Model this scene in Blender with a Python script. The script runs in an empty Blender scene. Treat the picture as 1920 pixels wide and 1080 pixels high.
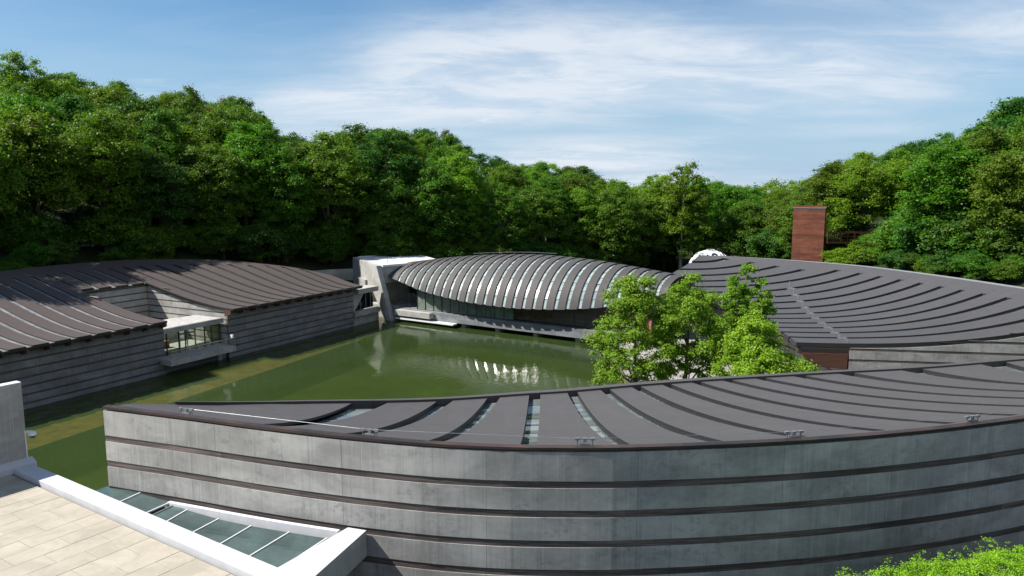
import bpy, math, random
import numpy as np
from mathutils import Vector, Matrix
random.seed(7)
rng = np.random.default_rng(11)
scene = bpy.context.scene
C = bpy.context.collection
R = math.radians

# ------------------------------------------------------------------ camera
CAM_Z = 20.0
FPX = 1400.0 / 1920.0            # focal length as a share of the frame width
PITCH = math.atan(190 / 1400)
cam_d = bpy.data.cameras.new("camera")
cam = bpy.data.objects.new("camera", cam_d)
C.objects.link(cam)
cam.location = (0, 0, CAM_Z)
cam.rotation_euler = (R(90) - PITCH, 0, 0)
cam_d.sensor_width = 36
cam_d.lens = 36 * FPX
cam_d.clip_end = 3000
scene.camera = cam

# ------------------------------------------------------------------ sun, sky, exposure
SUN_EL = R(48)
SUN_AZ = math.atan2(-0.99, -0.075)          # clockwise from +Y
sun_vec = Vector((math.cos(SUN_EL) * math.sin(SUN_AZ), math.cos(SUN_EL) * math.cos(SUN_AZ), math.sin(SUN_EL)))
sd = bpy.data.lights.new("sun", "SUN")
sd.energy = 5.0
sd.angle = R(0.53)
sd.color = (1.0, 0.955, 0.89)
sun = bpy.data.objects.new("sun", sd)
C.objects.link(sun)
sun.rotation_euler = sun_vec.to_track_quat('Z', 'Y').to_euler()

world = bpy.data.worlds.new("World")
scene.world = world
world.use_nodes = True
wn, wl = world.node_tree.nodes, world.node_tree.links
wn.clear()
w_out = wn.new("ShaderNodeOutputWorld")
w_bg = wn.new("ShaderNodeBackground")
w_bg.inputs["Strength"].default_value = 0.058
w_sky = wn.new("ShaderNodeTexSky")
w_sky.sky_type = 'NISHITA'
w_sky.sun_disc = False
w_sky.sun_elevation = SUN_EL
w_sky.sun_rotation = SUN_AZ
w_sky.air_density = 1.0
w_sky.dust_density = 0.2
w_sky.ozone_density = 2.2
w_co = wn.new("ShaderNodeTexCoord")
w_sep = wn.new("ShaderNodeSeparateXYZ")
wl.new(w_co.outputs["Generated"], w_sep.inputs[0])


def wmath(op, a, b=None, c=None):
    n = wn.new("ShaderNodeMath")
    n.operation = op
    for i, v in enumerate((a, b, c)):
        if v is None:
            continue
        if isinstance(v, (int, float)):
            n.inputs[i].default_value = v
        else:
            wl.new(v, n.inputs[i])
    return n.outputs[0]


# high thin cloud: noise on a flat layer overhead, so streaks flatten towards the horizon
zz = wmath('ADD', wmath('MAXIMUM', w_sep.outputs[2], 0.0), 0.13)
cx = wmath('DIVIDE', w_sep.outputs[0], zz)
cy = wmath('DIVIDE', w_sep.outputs[1], zz)
w_cmb = wn.new("ShaderNodeCombineXYZ")
wl.new(cx, w_cmb.inputs[0])
wl.new(cy, w_cmb.inputs[1])


def wnoise(scale, detail, rough, rot, stretch, loc, dist=0.0):
    m = wn.new("ShaderNodeMapping")
    m.inputs["Rotation"].default_value = (0, 0, R(rot))
    m.inputs["Scale"].default_value = stretch
    m.inputs["Location"].default_value = loc
    wl.new(w_cmb.outputs[0], m.inputs[0])
    n = wn.new("ShaderNodeTexNoise")
    n.inputs["Scale"].default_value = scale
    n.inputs["Detail"].default_value = detail
    n.inputs["Roughness"].default_value = rough
    n.inputs["Distortion"].default_value = dist
    wl.new(m.outputs[0], n.inputs["Vector"])
    return n.outputs[0]


def wramp(v, a, b):
    n = wn.new("ShaderNodeMapRange")
    n.interpolation_type = 'SMOOTHSTEP'
    n.inputs[1].default_value = a
    n.inputs[2].default_value = b
    wl.new(v, n.inputs[0])
    return n.outputs[0]


big = wramp(wnoise(0.40, 3, 0.5, 10, (0.62, 1.0, 1), (12.4, 3.1, 0)), 0.42, 0.62)
fine = wramp(wnoise(1.7, 10, 0.66, 12, (0.75, 1.35, 1), (1.0, 5.0, 0), 0.5), 0.34, 0.66)
tuft = wramp(wnoise(5.5, 8, 0.64, -20, (0.8, 1.3, 1), (3.3, 0.4, 0), 0.7), 0.47, 0.72)
patch = wramp(wnoise(0.75, 2, 0.5, 0, (0.8, 1.2, 1), (9.3, 1.4, 0)), 0.50, 0.64)
cloud = wmath('MULTIPLY', big, wmath('ADD', 0.46, wmath('MULTIPLY', fine, 0.50)))
cloud = wmath('ADD', cloud, wmath('MULTIPLY', wmath('MULTIPLY', tuft, patch), 0.42))
cloud = wmath('ADD', cloud, wmath('MULTIPLY', fine, 0.07))
cloud = wmath('MULTIPLY', wmath('MINIMUM', cloud, 0.94), 0.93)
veil = wmath('MULTIPLY', wmath('SUBTRACT', 1.0, wramp(w_sep.outputs[2], -0.02, 0.30)), 0.9)
w_tint = wn.new("ShaderNodeHueSaturation")
w_tint.inputs["Saturation"].default_value = 1.32
w_tint.inputs["Value"].default_value = 1.07
wl.new(w_sky.outputs[0], w_tint.inputs["Color"])
w_mix = wn.new("ShaderNodeMix")
w_mix.data_type = 'RGBA'
wl.new(cloud, w_mix.inputs[0])
w_veil = wn.new("ShaderNodeMix")
w_veil.data_type = 'RGBA'
wl.new(veil, w_veil.inputs[0])
wl.new(w_tint.outputs[0], w_veil.inputs[6])
w_veil.inputs[7].default_value = (3.5, 5.3, 7.4, 1)
wl.new(w_veil.outputs[2], w_mix.inputs[6])
w_mix.inputs[7].default_value = (7.5, 8.0, 8.7, 1)
wl.new(w_mix.outputs[2], w_bg.inputs[0])
wl.new(w_bg.outputs[0], w_out.inputs[0])

scene.view_settings.view_transform = 'Standard'
scene.view_settings.look = 'None'
scene.view_settings.gamma = 1
scene.view_settings.use_curve_mapping = False
scene.view_settings.exposure = 0.90
scene.render.engine = 'CYCLES'
scene.cycles.use_denoising = True
scene.cycles.max_bounces = 8
scene.cycles.diffuse_bounces = 3
scene.cycles.glossy_bounces = 3
scene.cycles.transparent_max_bounces = 8
scene.cycles.caustics_reflective = False
scene.cycles.caustics_refractive = False


# ------------------------------------------------------------------ materials
class NT:
    def __init__(self, name):
        self.m = bpy.data.materials.new(name)
        self.m.use_nodes = True
        self.n, self.l = self.m.node_tree.nodes, self.m.node_tree.links
        self.n.clear()
        self.out = self.n.new("ShaderNodeOutputMaterial")

    def node(self, t, **kw):
        n = self.n.new(t)
        for k, v in kw.items():
            setattr(n, k, v)
        return n

    def set(self, sock, v):
        if hasattr(v, "is_output") or isinstance(v, bpy.types.NodeSocket):
            self.l.new(v, sock)
        else:
            if isinstance(v, (tuple, list)) and len(v) == 3 and sock.type == 'RGBA':
                v = (*v, 1)
            sock.default_value = v

    def pos(self):
        return self.node("ShaderNodeNewGeometry").outputs["Position"]

    def uv(self):
        return self.node("ShaderNodeUVMap").outputs[0]

    def mapped(self, vec, scale=(1, 1, 1), loc=(0, 0, 0), rot=(0, 0, 0)):
        m = self.node("ShaderNodeMapping")
        m.inputs["Scale"].default_value = scale
        m.inputs["Location"].default_value = loc
        m.inputs["Rotation"].default_value = rot
        self.l.new(vec, m.inputs[0])
        return m.outputs[0]

    def noise(self, vec, scale=1.0, detail=4, rough=0.55, dist=0.0):
        n = self.node("ShaderNodeTexNoise")
        n.inputs["Scale"].default_value = scale
        n.inputs["Detail"].default_value = detail
        n.inputs["Roughness"].default_value = rough
        n.inputs["Distortion"].default_value = dist
        self.l.new(vec, n.inputs["Vector"])
        return n.outputs[0]

    def ramp(self, v, a, b, c=0.0, d=1.0):
        n = self.node("ShaderNodeMapRange")
        n.interpolation_type = 'SMOOTHSTEP'
        for i, x in enumerate((a, b, c, d)):
            n.inputs[i + 1].default_value = x
        self.set(n.inputs[0], v)
        return n.outputs[0]

    def mix(self, f, a, b, mode='MIX'):
        n = self.node("ShaderNodeMix", data_type='RGBA', blend_type=mode)
        self.set(n.inputs[0], f)
        self.set(n.inputs[6], a)
        self.set(n.inputs[7], b)
        return n.outputs[2]

    def math(self, op, a, b=0.0):
        n = self.node("ShaderNodeMath", operation=op)
        self.set(n.inputs[0], a)
        self.set(n.inputs[1], b)
        return n.outputs[0]

    def rand(self):
        return self.node("ShaderNodeObjectInfo").outputs["Random"]

    def bump(self, h, strength=0.3, dist=0.02):
        b = self.node("ShaderNodeBump")
        b.inputs["Strength"].default_value = strength
        b.inputs["Distance"].default_value = dist
        self.l.new(h, b.inputs["Height"])
        return b.outputs[0]

    def principled(self, color, rough=0.6, normal=None, metallic=0.0, spec=0.5, **kw):
        p = self.node("ShaderNodeBsdfPrincipled")
        self.set(p.inputs["Base Color"], color)
        self.set(p.inputs["Roughness"], rough)
        self.set(p.inputs["Metallic"], metallic)
        self.set(p.inputs["Specular IOR Level"], spec)
        if normal is not None:
            self.l.new(normal, p.inputs["Normal"])
        for k, v in kw.items():
            self.set(p.inputs[k], v)
        return p.outputs[0]

    def done(self, shader):
        self.l.new(shader, self.out.inputs["Surface"])
        return self.m


def concrete(name, lo, hi, tone=0.12, streak=0.5, rough=0.8):
    t = NT(name)
    p = t.pos()
    cloud = t.noise(t.mapped(p, (0.5, 0.5, 0.9)), 0.8, 8, 0.68, 0.3)
    col = t.mix(t.ramp(cloud, 0.34, 0.68), lo, hi)
    # drip lines and board marks run straight down
    for sc, lo_, hi_, amt, loc in ((3.2, 0.5, 0.72, 0.6, (0, 0, 0)), (14.0, 0.52, 0.7, 0.55, (4, 2, 1))):
        st = t.noise(t.mapped(p, (sc, sc, 0.16), loc), 1.0, 6, 0.62)
        col = t.mix(t.ramp(st, lo_, hi_, 0, streak * amt), col, tuple(c * 0.5 for c in lo))
    st2 = t.noise(t.mapped(p, (18.0, 18.0, 0.25), (9, 2, 5)), 1.0, 4, 0.5)
    col = t.mix(t.ramp(st2, 0.56, 0.72, 0, streak * 0.6), col, tuple(min(1, c * 1.35) for c in hi))
    # dark stains with crisp, broken edges
    area = t.noise(t.mapped(p, (0.45, 0.45, 0.9), (2, 9, 4)), 1.0, 3, 0.5)
    blot = t.noise(t.mapped(p, (3.2, 3.2, 4.2), (7, 3, 1)), 1.0, 10, 0.78)
    m = t.math('MULTIPLY', t.ramp(area, 0.42, 0.62), t.ramp(blot, 0.50, 0.62))
    col = t.mix(t.math('MULTIPLY', m, 0.36), col, tuple(c * 0.36 for c in lo))
    v = t.math('ADD', t.math('MULTIPLY', t.rand(), tone), 1.0 - tone / 2)
    hsv = t.node("ShaderNodeHueSaturation")
    t.set(hsv.inputs["Value"], v)
    t.set(hsv.inputs["Color"], col)
    grain = t.noise(t.mapped(p, (40, 40, 40)), 1.0, 4, 0.6)
    return t.done(t.principled(hsv.outputs[0], rough, t.bump(grain, 0.25, 0.01), spec=0.3))


def wood(name, dark, light, rough=0.7):
    t = NT(name)
    p = t.pos()
    g = t.noise(t.mapped(p, (0.8, 0.8, 26)), 1.0, 5, 0.6)
    w = t.noise(t.mapped(p, (0.35, 0.35, 1.2), (3, 1, 0)), 1.0, 4, 0.6)
    col = t.mix(t.ramp(g, 0.3, 0.75), dark, light)
    col = t.mix(t.ramp(w, 0.45, 0.7, 0, 0.6), col, tuple(c * 0.7 for c in dark))
    v = t.math('ADD', t.math('MULTIPLY', t.rand(), 0.55), 0.7)
    hsv = t.node("ShaderNodeHueSaturation")
    t.set(hsv.inputs["Value"], v)
    t.set(hsv.inputs["Color"], col)
    return t.done(t.principled(hsv.outputs[0], rough, t.bump(g, 0.3, 0.01)))


def roof_metal(name, base, rough=0.5, rust=0.0, seams=0.2):
    """dark sheet metal shingles laid in courses (UV in metres)"""
    t = NT(name)
    uv = t.uv()
    b = t.node("ShaderNodeTexBrick")
    t.l.new(uv, b.inputs["Vector"])
    b.inputs["Scale"].default_value = 1.0
    b.inputs["Brick Width"].default_value = 0.55
    b.inputs["Row Height"].default_value = 0.24
    b.inputs["Mortar Size"].default_value = 0.012
    b.inputs["Mortar Smooth"].default_value = 0.4
    b.inputs["Color1"].default_value = (*[c * 0.93 for c in base], 1)
    b.inputs["Color2"].default_value = (*[c * 1.06 for c in base], 1)
    b.inputs["Mortar"].default_value = (*[c * (1 - seams) for c in base], 1)
    p = t.pos()
    w = t.noise(t.mapped(p, (0.35, 0.35, 0.35)), 1.0, 6, 0.6)
    col = t.mix(t.ramp(w, 0.3, 0.7, 0, 0.5), b.outputs["Color"], tuple(c * 0.82 for c in base))
    dust = t.noise(t.mapped(uv, (2.2, 0.18, 1)), 1.0, 6, 0.65)
    col = t.mix(t.ramp(dust, 0.5, 0.8, 0, 0.35), col, (base[0] * 1.5, base[1] * 1.38, base[2] * 1.25))
    if rust:
        r = t.noise(t.mapped(p, (0.5, 0.5, 0.5), (3, 8, 1)), 1.0, 7, 0.65)
        col = t.mix(t.ramp(r, 0.56, 0.75, 0, rust), col, (0.16, 0.075, 0.04))
    rv = t.math('ADD', t.math('MULTIPLY', w, 0.18), rough - 0.09)
    return t.done(t.principled(col, rv, t.bump(b.outputs["Fac"], -0.25, 0.008), spec=0.32))


def flat(name, col, rough=0.6, metallic=0.0, var=0.12, spec=0.5, scale=3.0):
    t = NT(name)
    n = t.noise(t.mapped(t.pos(), (scale,) * 3), 1.0, 5, 0.6)
    c = t.mix(t.ramp(n, 0.3, 0.7), tuple(x * (1 - var) for x in col), tuple(min(1, x * (1 + var)) for x in col))
    return t.done(t.principled(c, rough, metallic=metallic, spec=spec))


def glass(name, tint, clear=0.5, rough=0.03, ior=1.5, body=(0.02, 0.03, 0.03)):
    """a pane: reflection by angle over a mix of see-through and body colour"""
    t = NT(name)
    tr = t.node("ShaderNodeBsdfTransparent")
    t.set(tr.inputs[0], tint)
    df = t.node("ShaderNodeBsdfDiffuse")
    n = t.noise(t.mapped(t.pos(), (0.9, 0.9, 0.9)), 1.0, 5, 0.6)
    t.set(df.inputs[0], t.mix(t.ramp(n, 0.35, 0.7), tuple(c * 0.75 for c in body), tuple(c * 1.2 for c in body)))
    m1 = t.node("ShaderNodeMixShader")
    m1.inputs[0].default_value = 1 - clear
    t.l.new(tr.outputs[0], m1.inputs[1])
    t.l.new(df.outputs[0], m1.inputs[2])
    gl = t.node("ShaderNodeBsdfGlossy")
    gl.inputs["Roughness"].default_value = rough
    fr = t.node("ShaderNodeFresnel")
    fr.inputs[0].default_value = ior
    m2 = t.node("ShaderNodeMixShader")
    t.l.new(fr.outputs[0], m2.inputs[0])
    t.l.new(m1.outputs[0], m2.inputs[1])
    t.l.new(gl.outputs[0], m2.inputs[2])
    return t.done(m2.outputs[0])


def leaf_mat(name, a, b, trans=0.42, rough=0.5, var=0.45):
    t = NT(name)
    p = t.pos()
    n = t.noise(t.mapped(p, (0.45,) * 3), 1.0, 3, 0.6)
    c = t.mix(t.ramp(n, 0.3, 0.7), a, b)
    n2 = t.noise(t.mapped(p, (3.1,) * 3), 1.0, 2, 0.5)
    c = t.mix(t.ramp(n2, 0.45, 0.8, 0, 0.5), c, tuple(x * 1.5 for x in b))
    hsv = t.node("ShaderNodeHueSaturation")
    r = t.rand()
    t.set(hsv.inputs["Hue"], t.math('ADD', t.math('MULTIPLY', r, var * 0.11), 0.508 - var * 0.055))
    r2 = t.math('FRACT', t.math('MULTIPLY', r, 17.3))
    t.set(hsv.inputs["Value"], t.math('ADD', t.math('MULTIPLY', r2, var), 1.0 - var / 2))
    t.set(hsv.inputs["Color"], c)
    pr = t.principled(hsv.outputs[0], rough, spec=0.22)
    tl = t.node("ShaderNodeBsdfTranslucent")
    t.set(tl.inputs[0], t.mix(1.0, hsv.outputs[0], (1.2, 1.25, 0.45), 'MULTIPLY'))
    m = t.node("ShaderNodeMixShader")
    m.inputs[0].default_value = trans
    t.l.new(pr, m.inputs[1])
    t.l.new(tl.outputs[0], m.inputs[2])
    return t.done(m.outputs[0])


M = {}
M['concrete'] = concrete("concrete", (0.235, 0.232, 0.218), (0.385, 0.378, 0.354))
M['concrete_dark'] = concrete("concrete_shaded", (0.125, 0.131, 0.138), (0.205, 0.212, 0.220))  # shade put into the colour, for the far walls and bridge deck
M['concrete_pale'] = concrete("concrete_pale", (0.29, 0.287, 0.27), (0.40, 0.395, 0.37), 0.06, 0.25)
M['concrete_cap'] = flat("painted_concrete_cap", (0.46, 0.465, 0.485), 0.65, 0, 0.06, 0.3, 1.6)
M['wood'] = wood("weathered_wood", (0.040, 0.030, 0.027), (0.155, 0.122, 0.108))
M['wood_dark'] = wood("dark_wood", (0.045, 0.025, 0.018), (0.12, 0.065, 0.045))
M['wood_red'] = wood("cedar_wood", (0.07, 0.028, 0.016), (0.17, 0.072, 0.04))
M['roof_near'] = roof_metal("roof_metal_grey", (0.074, 0.069, 0.067), 0.55)
M['roof_left'] = roof_metal("roof_metal_brown", (0.074, 0.060, 0.054), 0.62)
M['roof_bridge'] = roof_metal("roof_metal_shingle", (0.068, 0.063, 0.062), 0.68, seams=0.4)
M['roof_right'] = roof_metal("roof_metal_blue", (0.066, 0.065, 0.068), 0.5, rust=0.25)
M['copper_edge'] = wood("oxidised_copper", (0.018, 0.014, 0.012), (0.065, 0.036, 0.027), 0.5)
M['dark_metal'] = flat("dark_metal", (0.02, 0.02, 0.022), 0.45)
M['steel'] = flat("galvanised_steel", (0.55, 0.56, 0.58), 0.35, 0.85)
M['grey_metal'] = flat("grey_metal", (0.22, 0.23, 0.24), 0.4, 0.3)
M['gutter'] = flat("gutter_zinc", (0.13, 0.13, 0.135), 0.4, 0.3, 0.3, 0.5, 2.0)
M['white_metal'] = flat("white_metal", (0.62, 0.63, 0.64), 0.4, 0.0, 0.05)
M['glass_dark'] = glass("skylight_glass", (0.5, 0.6, 0.6), 0.06, 0.03, 1.6, (0.15, 0.175, 0.168))
M['glass_bright'] = glass("bright_glass", (0.8, 0.95, 0.92), 0.12, 0.2, 1.55, (0.34, 0.41, 0.395))  # pale teal body stands in for sun and sky reflected off the panes
M['glass_pale'] = glass("pale_glass", (0.8, 0.9, 0.9), 0.1, 0.2, 1.5, (0.26, 0.26, 0.27))
M['glass_strip_dark'] = glass("dark_strip_glass", (0.5, 0.5, 0.5), 0.1, 0.12, 1.5, (0.05, 0.05, 0.052))  # darker body, for the skylight strips of the second wing
M['glass_wall'] = glass("window_glass", (0.72, 0.80, 0.74), 0.80, 0.01, 1.52, (0.02, 0.03, 0.025))
M['glass_lobby'] = glass("clear_window_glass", (0.86, 0.92, 0.86), 0.95, 0.01, 1.5, (0.03, 0.04, 0.035))
M['glass_terrace'] = glass("green_rooflight_glass", (0.5, 0.62, 0.6), 0.34, 0.06, 1.5, (0.085, 0.13, 0.128))
M['glass_curtain'] = glass("green_curtain_glass", (0.55, 0.62, 0.55), 0.35, 0.01, 1.5, (0.25, 0.30, 0.245))  # greenish body colour stands in for the reflection in these panes
M['glass_curtain_clear'] = glass("clear_curtain_glass", (0.8, 0.75, 0.7), 0.85, 0.01, 1.5, (0.06, 0.06, 0.05))
M['white_roof'] = flat("white_membrane", (0.62, 0.635, 0.66), 0.5, 0, 0.05)
M['gravel'] = flat("roof_gravel", (0.36, 0.35, 0.33), 0.9, 0, 0.5, 0.3, 9.0)
M['interior'] = flat("interior_plaster", (0.45, 0.42, 0.36), 0.8)
M['interior_wood'] = wood("interior_wood", (0.28, 0.10, 0.06), (0.45, 0.18, 0.10))
M['floor_stone'] = flat("lobby_floor", (0.42, 0.40, 0.36), 0.5)
M['bark'] = flat("bark", (0.085, 0.07, 0.055), 0.9, 0, 0.4, 0.2, 4)
M['bark_pale'] = flat("pale_bark", (0.34, 0.31, 0.27), 0.9, 0, 0.35, 0.2, 3)
M['soil'] = flat("bed_soil", (0.06, 0.05, 0.035), 0.95, 0, 0.4)
M['paving'] = flat("courtyard_paving", (0.25, 0.235, 0.21), 0.8, 0, 0.2, 0.4, 1.2)
M['grout'] = flat("terrace_grout", (0.16, 0.145, 0.12), 0.9)

t = NT("corten_steel")
p_ = t.pos()
n1 = t.noise(t.mapped(p_, (0.5, 0.5, 2.2)), 1.0, 6, 0.65)
col = t.mix(t.ramp(n1, 0.32, 0.7), (0.16, 0.052, 0.030), (0.27, 0.095, 0.052))
n2 = t.noise(t.mapped(p_, (2, 2, 0.3)), 1.0, 5, 0.6)
col = t.mix(t.ramp(n2, 0.5, 0.75, 0, 0.5), col, (0.12, 0.045, 0.03))
hs = t.node("ShaderNodeHueSaturation")
t.set(hs.inputs["Value"], t.math('ADD', t.math('MULTIPLY', t.rand(), 0.35), 0.62))
t.set(hs.inputs["Color"], col)
M['corten'] = t.done(t.principled(hs.outputs[0], 0.75, spec=0.3))

t = NT("terrace_tile")
p_ = t.pos()
n1 = t.noise(t.mapped(p_, (1.2, 1.2, 1.2)), 1.0, 7, 0.68, 0.6)
hs = t.node("ShaderNodeHueSaturation")
t.set(hs.inputs["Value"], t.math('ADD', t.math('MULTIPLY', t.rand(), 0.10), 0.94))
t.set(hs.inputs["Color"], t.mix(t.ramp(n1, 0.36, 0.66), (0.31, 0.28, 0.225), (0.375, 0.34, 0.275)))
n2 = t.noise(t.mapped(p_, (3, 9, 3), rot=(0, 0, R(30))), 1.0, 6, 0.65)
colt = t.mix(t.ramp(n2, 0.57, 0.74, 0, 0.35), hs.outputs[0], (0.23, 0.205, 0.17))
M['tile'] = t.done(t.principled(colt, 0.75, t.bump(n2, 0.15, 0.01), spec=0.3))

t = NT("forest_floor")
p_ = t.pos()
n1 = t.noise(t.mapped(p_, (0.25,) * 3), 1.0, 8, 0.68)
colg = t.mix(t.ramp(n1, 0.35, 0.65), (0.020, 0.022, 0.010), (0.022, 0.040, 0.010))
n2 = t.noise(t.mapped(p_, (2.0,) * 3), 1.0, 6, 0.7)
colg = t.mix(t.ramp(n2, 0.5, 0.75, 0, 0.6), colg, (0.045, 0.040, 0.024))
M['forest_floor'] = t.done(t.principled(colg, 0.95, t.bump(n2, 0.6, 0.2), spec=0.1))

M['mud'] = flat("pond_mud", (0.045, 0.062, 0.018), 0.95, 0, 0.25, 0.1, 0.3)
M['silt'] = flat("ledge_silt", (0.27, 0.20, 0.125), 0.95, 0, 0.3, 0.1, 0.8)

t = NT("pond_water")
p_ = t.pos()
tr = t.node("ShaderNodeBsdfTransparent")
t.set(tr.inputs[0], (0.76, 0.72, 0.46))
df = t.node("ShaderNodeBsdfDiffuse")
nb = t.noise(t.mapped(p_, (0.05, 0.05, 0.05)), 1.0, 4, 0.6)
t.set(df.inputs[0], t.mix(t.ramp(nb, 0.3, 0.7), (0.046, 0.080, 0.022), (0.058, 0.097, 0.028)))
m1 = t.node("ShaderNodeMixShader")
m1.inputs[0].default_value = 0.45
t.l.new(tr.outputs[0], m1.inputs[1])
t.l.new(df.outputs[0], m1.inputs[2])
gl = t.node("ShaderNodeBsdfGlossy")
gl.inputs["Roughness"].default_value = 0.02
rp1 = t.noise(t.mapped(p_, (2.2, 1.3, 1)), 1.0, 3, 0.55)
rp2 = t.noise(t.mapped(p_, (0.16, 0.10, 1)), 1.0, 2, 0.5)
calm = t.ramp(rp2, 0.38, 0.62, 0.15, 1.0)
bp = t.bump(t.math('MULTIPLY', rp1, calm), 0.55, 0.06)
t.l.new(bp, gl.inputs["Normal"])
fr = t.node("ShaderNodeFresnel")
fr.inputs[0].default_value = 1.33
t.l.new(bp, fr.inputs["Normal"])
m2 = t.node("ShaderNodeMixShader")
t.l.new(fr.outputs[0], m2.inputs[0])
t.l.new(m1.outputs[0], m2.inputs[1])
t.l.new(gl.outputs[0], m2.inputs[2])
M['water'] = t.done(m2.outputs[0])

M['leaf_mid'] = leaf_mat("leaf_mid_green", (0.066, 0.134, 0.012), (0.108, 0.196, 0.018))
M['leaf_yellow'] = leaf_mat("leaf_yellow_green", (0.092, 0.182, 0.010), (0.138, 0.242, 0.018))
M['leaf_dark'] = leaf_mat("leaf_deep_green", (0.044, 0.100, 0.014), (0.074, 0.150, 0.022))
M['leaf_olive'] = leaf_mat("leaf_olive_brown", (0.090, 0.094, 0.016), (0.128, 0.122, 0.026))
M['leaf_plane'] = leaf_mat("leaf_courtyard", (0.140, 0.240, 0.018), (0.215, 0.325, 0.034), 0.5, 0.5, 0.12)
M['leaf_lime'] = leaf_mat("leaf_lime", (0.175, 0.285, 0.020), (0.260, 0.380, 0.038), 0.5, 0.5, 0.12)
M['leaf_hedge'] = leaf_mat("leaf_hedge", (0.180, 0.340, 0.014), (0.260, 0.430, 0.030), 0.48, 0.5, 0.1)


# ------------------------------------------------------------------ builders
def link(o, parent=None):
    C.objects.link(o)
    if parent is not None:
        o.parent = parent
    return o


def tag(o, label=None, cat=None, group=None, kind=None):
    for k, v in (("label", label), ("category", cat), ("group", group), ("kind", kind)):
        if v:
            o[k] = v
    return o


def thing(name, label, cat, loc=(0, 0, 0), rz=0.0, group=None):
    o = bpy.data.objects.new(name, None)
    o.empty_display_size = 0.3
    o.location = loc
    o.rotation_euler = (0, 0, rz)
    link(o)
    return tag(o, label, cat, group)


def mesh_obj(name, verts, faces, mat, parent=None, uv=None, smooth=False):
    me = bpy.data.meshes.new(name)
    me.from_pydata([tuple(v) for v in verts], [], faces)
    if uv is not None:
        lay = me.uv_layers.new(name="UVMap")
        idx = np.empty(len(me.loops), dtype=np.int32)
        me.loops.foreach_get("vertex_index", idx)
        lay.data.foreach_set("uv", np.asarray(uv, dtype=np.float32)[idx].ravel())
    if smooth:
        me.polygons.foreach_set("use_smooth", [True] * len(me.polygons))
    me.materials.append(mat)
    me.update()
    o = bpy.data.objects.new(name, me)
    return link(o, parent)


class MB:
    """collects boxes, bars and tubes into one mesh"""
    def __init__(self):
        self.v, self.f = [], []

    def add(self, verts, faces):
        b = len(self.v)
        self.v += [tuple(x) for x in verts]
        self.f += [tuple(i + b for i in q) for q in faces]
        return self

    def hexa(self, low, high):
        """prism between two matching rings of 4+ points"""
        n = len(low)
        fs = [tuple(range(n - 1, -1, -1)), tuple(range(n, 2 * n))]
        fs += [(i, (i + 1) % n, n + (i + 1) % n, n + i) for i in range(n)]
        return self.add(list(low) + list(high), fs)

    def box(self, c, s, rz=0.0):
        ca, sa = math.cos(rz), math.sin(rz)
        def q(x, y, z):
            return (c[0] + x * ca - y * sa, c[1] + x * sa + y * ca, c[2] + z)
        a, b, h = s[0] / 2, s[1] / 2, s[2] / 2
        ring = [(-a, -b), (a, -b), (a, b), (-a, b)]
        return self.hexa([q(x, y, -h) for x, y in ring], [q(x, y, h) for x, y in ring])

    def bar(self, p, q, w, h=None):
        h = h or w
        p, q = Vector(p), Vector(q)
        d = (q - p).normalized()
        side = d.cross(Vector((0, 0, 1)))
        if side.length < 1e-4:
            side = Vector((1, 0, 0))
        side.normalize()
        up = side.cross(d)
        o = [side * (sx * w / 2) + up * (sy * h / 2) for sx, sy in ((-1, -1), (1, -1), (1, 1), (-1, 1))]
        return self.hexa([p + x for x in o], [q + x for x in o])

    def tube(self, pts, radii, seg=7, cap=True):
        pts = [Vector(p) for p in pts]
        rings = []
        for i, p in enumerate(pts):
            d = (pts[min(i + 1, len(pts) - 1)] - pts[max(i - 1, 0)]).normalized()
            s = d.cross(Vector((0.31, 0.95, 0.07)))
            s.normalize()
            u = d.cross(s)
            rings.append([p + (s * math.cos(k * 2 * math.pi / seg) + u * math.sin(k * 2 * math.pi / seg)) * radii[i] for k in range(seg)])
        b = len(self.v)
        for r in rings:
            self.v += [tuple(x) for x in r]
        for i in range(len(rings) - 1):
            for k in range(seg):
                a, c = b + i * seg, b + (i + 1) * seg
                self.f.append((a + k, a + (k + 1) % seg, c + (k + 1) % seg, c + k))
        if cap:
            self.f.append(tuple(b + k for k in range(seg - 1, -1, -1)))
            self.f.append(tuple(b + (len(rings) - 1) * seg + k for k in range(seg)))
        return self

    def build(self, name, mat, parent=None, smooth=False):
        return mesh_obj(name, self.v, self.f, mat, parent, smooth=smooth)


def pchip(xs, ys):
    """smooth monotone interpolation through points"""
    xs, ys = np.asarray(xs, float), np.asarray(ys, float)
    h = np.diff(xs)
    d = np.diff(ys) / h
    m = np.zeros_like(ys)
    m[0], m[-1] = d[0], d[-1]
    for i in range(1, len(xs) - 1):
        if d[i - 1] * d[i] > 0:
            w1, w2 = 2 * h[i] + h[i - 1], h[i] + 2 * h[i - 1]
            m[i] = (w1 + w2) / (w1 / d[i - 1] + w2 / d[i])
    def f(x):
        i = int(np.clip(np.searchsorted(xs, x) - 1, 0, len(h) - 1))
        s = (x - xs[i]) / h[i]
        if s < 0:
            return ys[0] + m[0] * (x - xs[0])
        if s > 1:
            return ys[-1] + m[-1] * (x - xs[-1])
        return (ys[i] * (1 + 2 * s) * (1 - s) ** 2 + m[i] * h[i] * s * (1 - s) ** 2
                + ys[i + 1] * s * s * (3 - 2 * s) + m[i + 1] * h[i] * s * s * (s - 1))
    return f


def surf_normal(fn, t, u, e=1e-3):
    p = Vector(fn(t, u))
    a = Vector(fn(t + e, u)) - Vector(fn(t - e, u))
    b = Vector(fn(t, u + e)) - Vector(fn(t, u - e))
    n = a.cross(b)
    if n.length < 1e-12:
        n = Vector((0, 0, 1))
    n.normalize()
    return n


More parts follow.
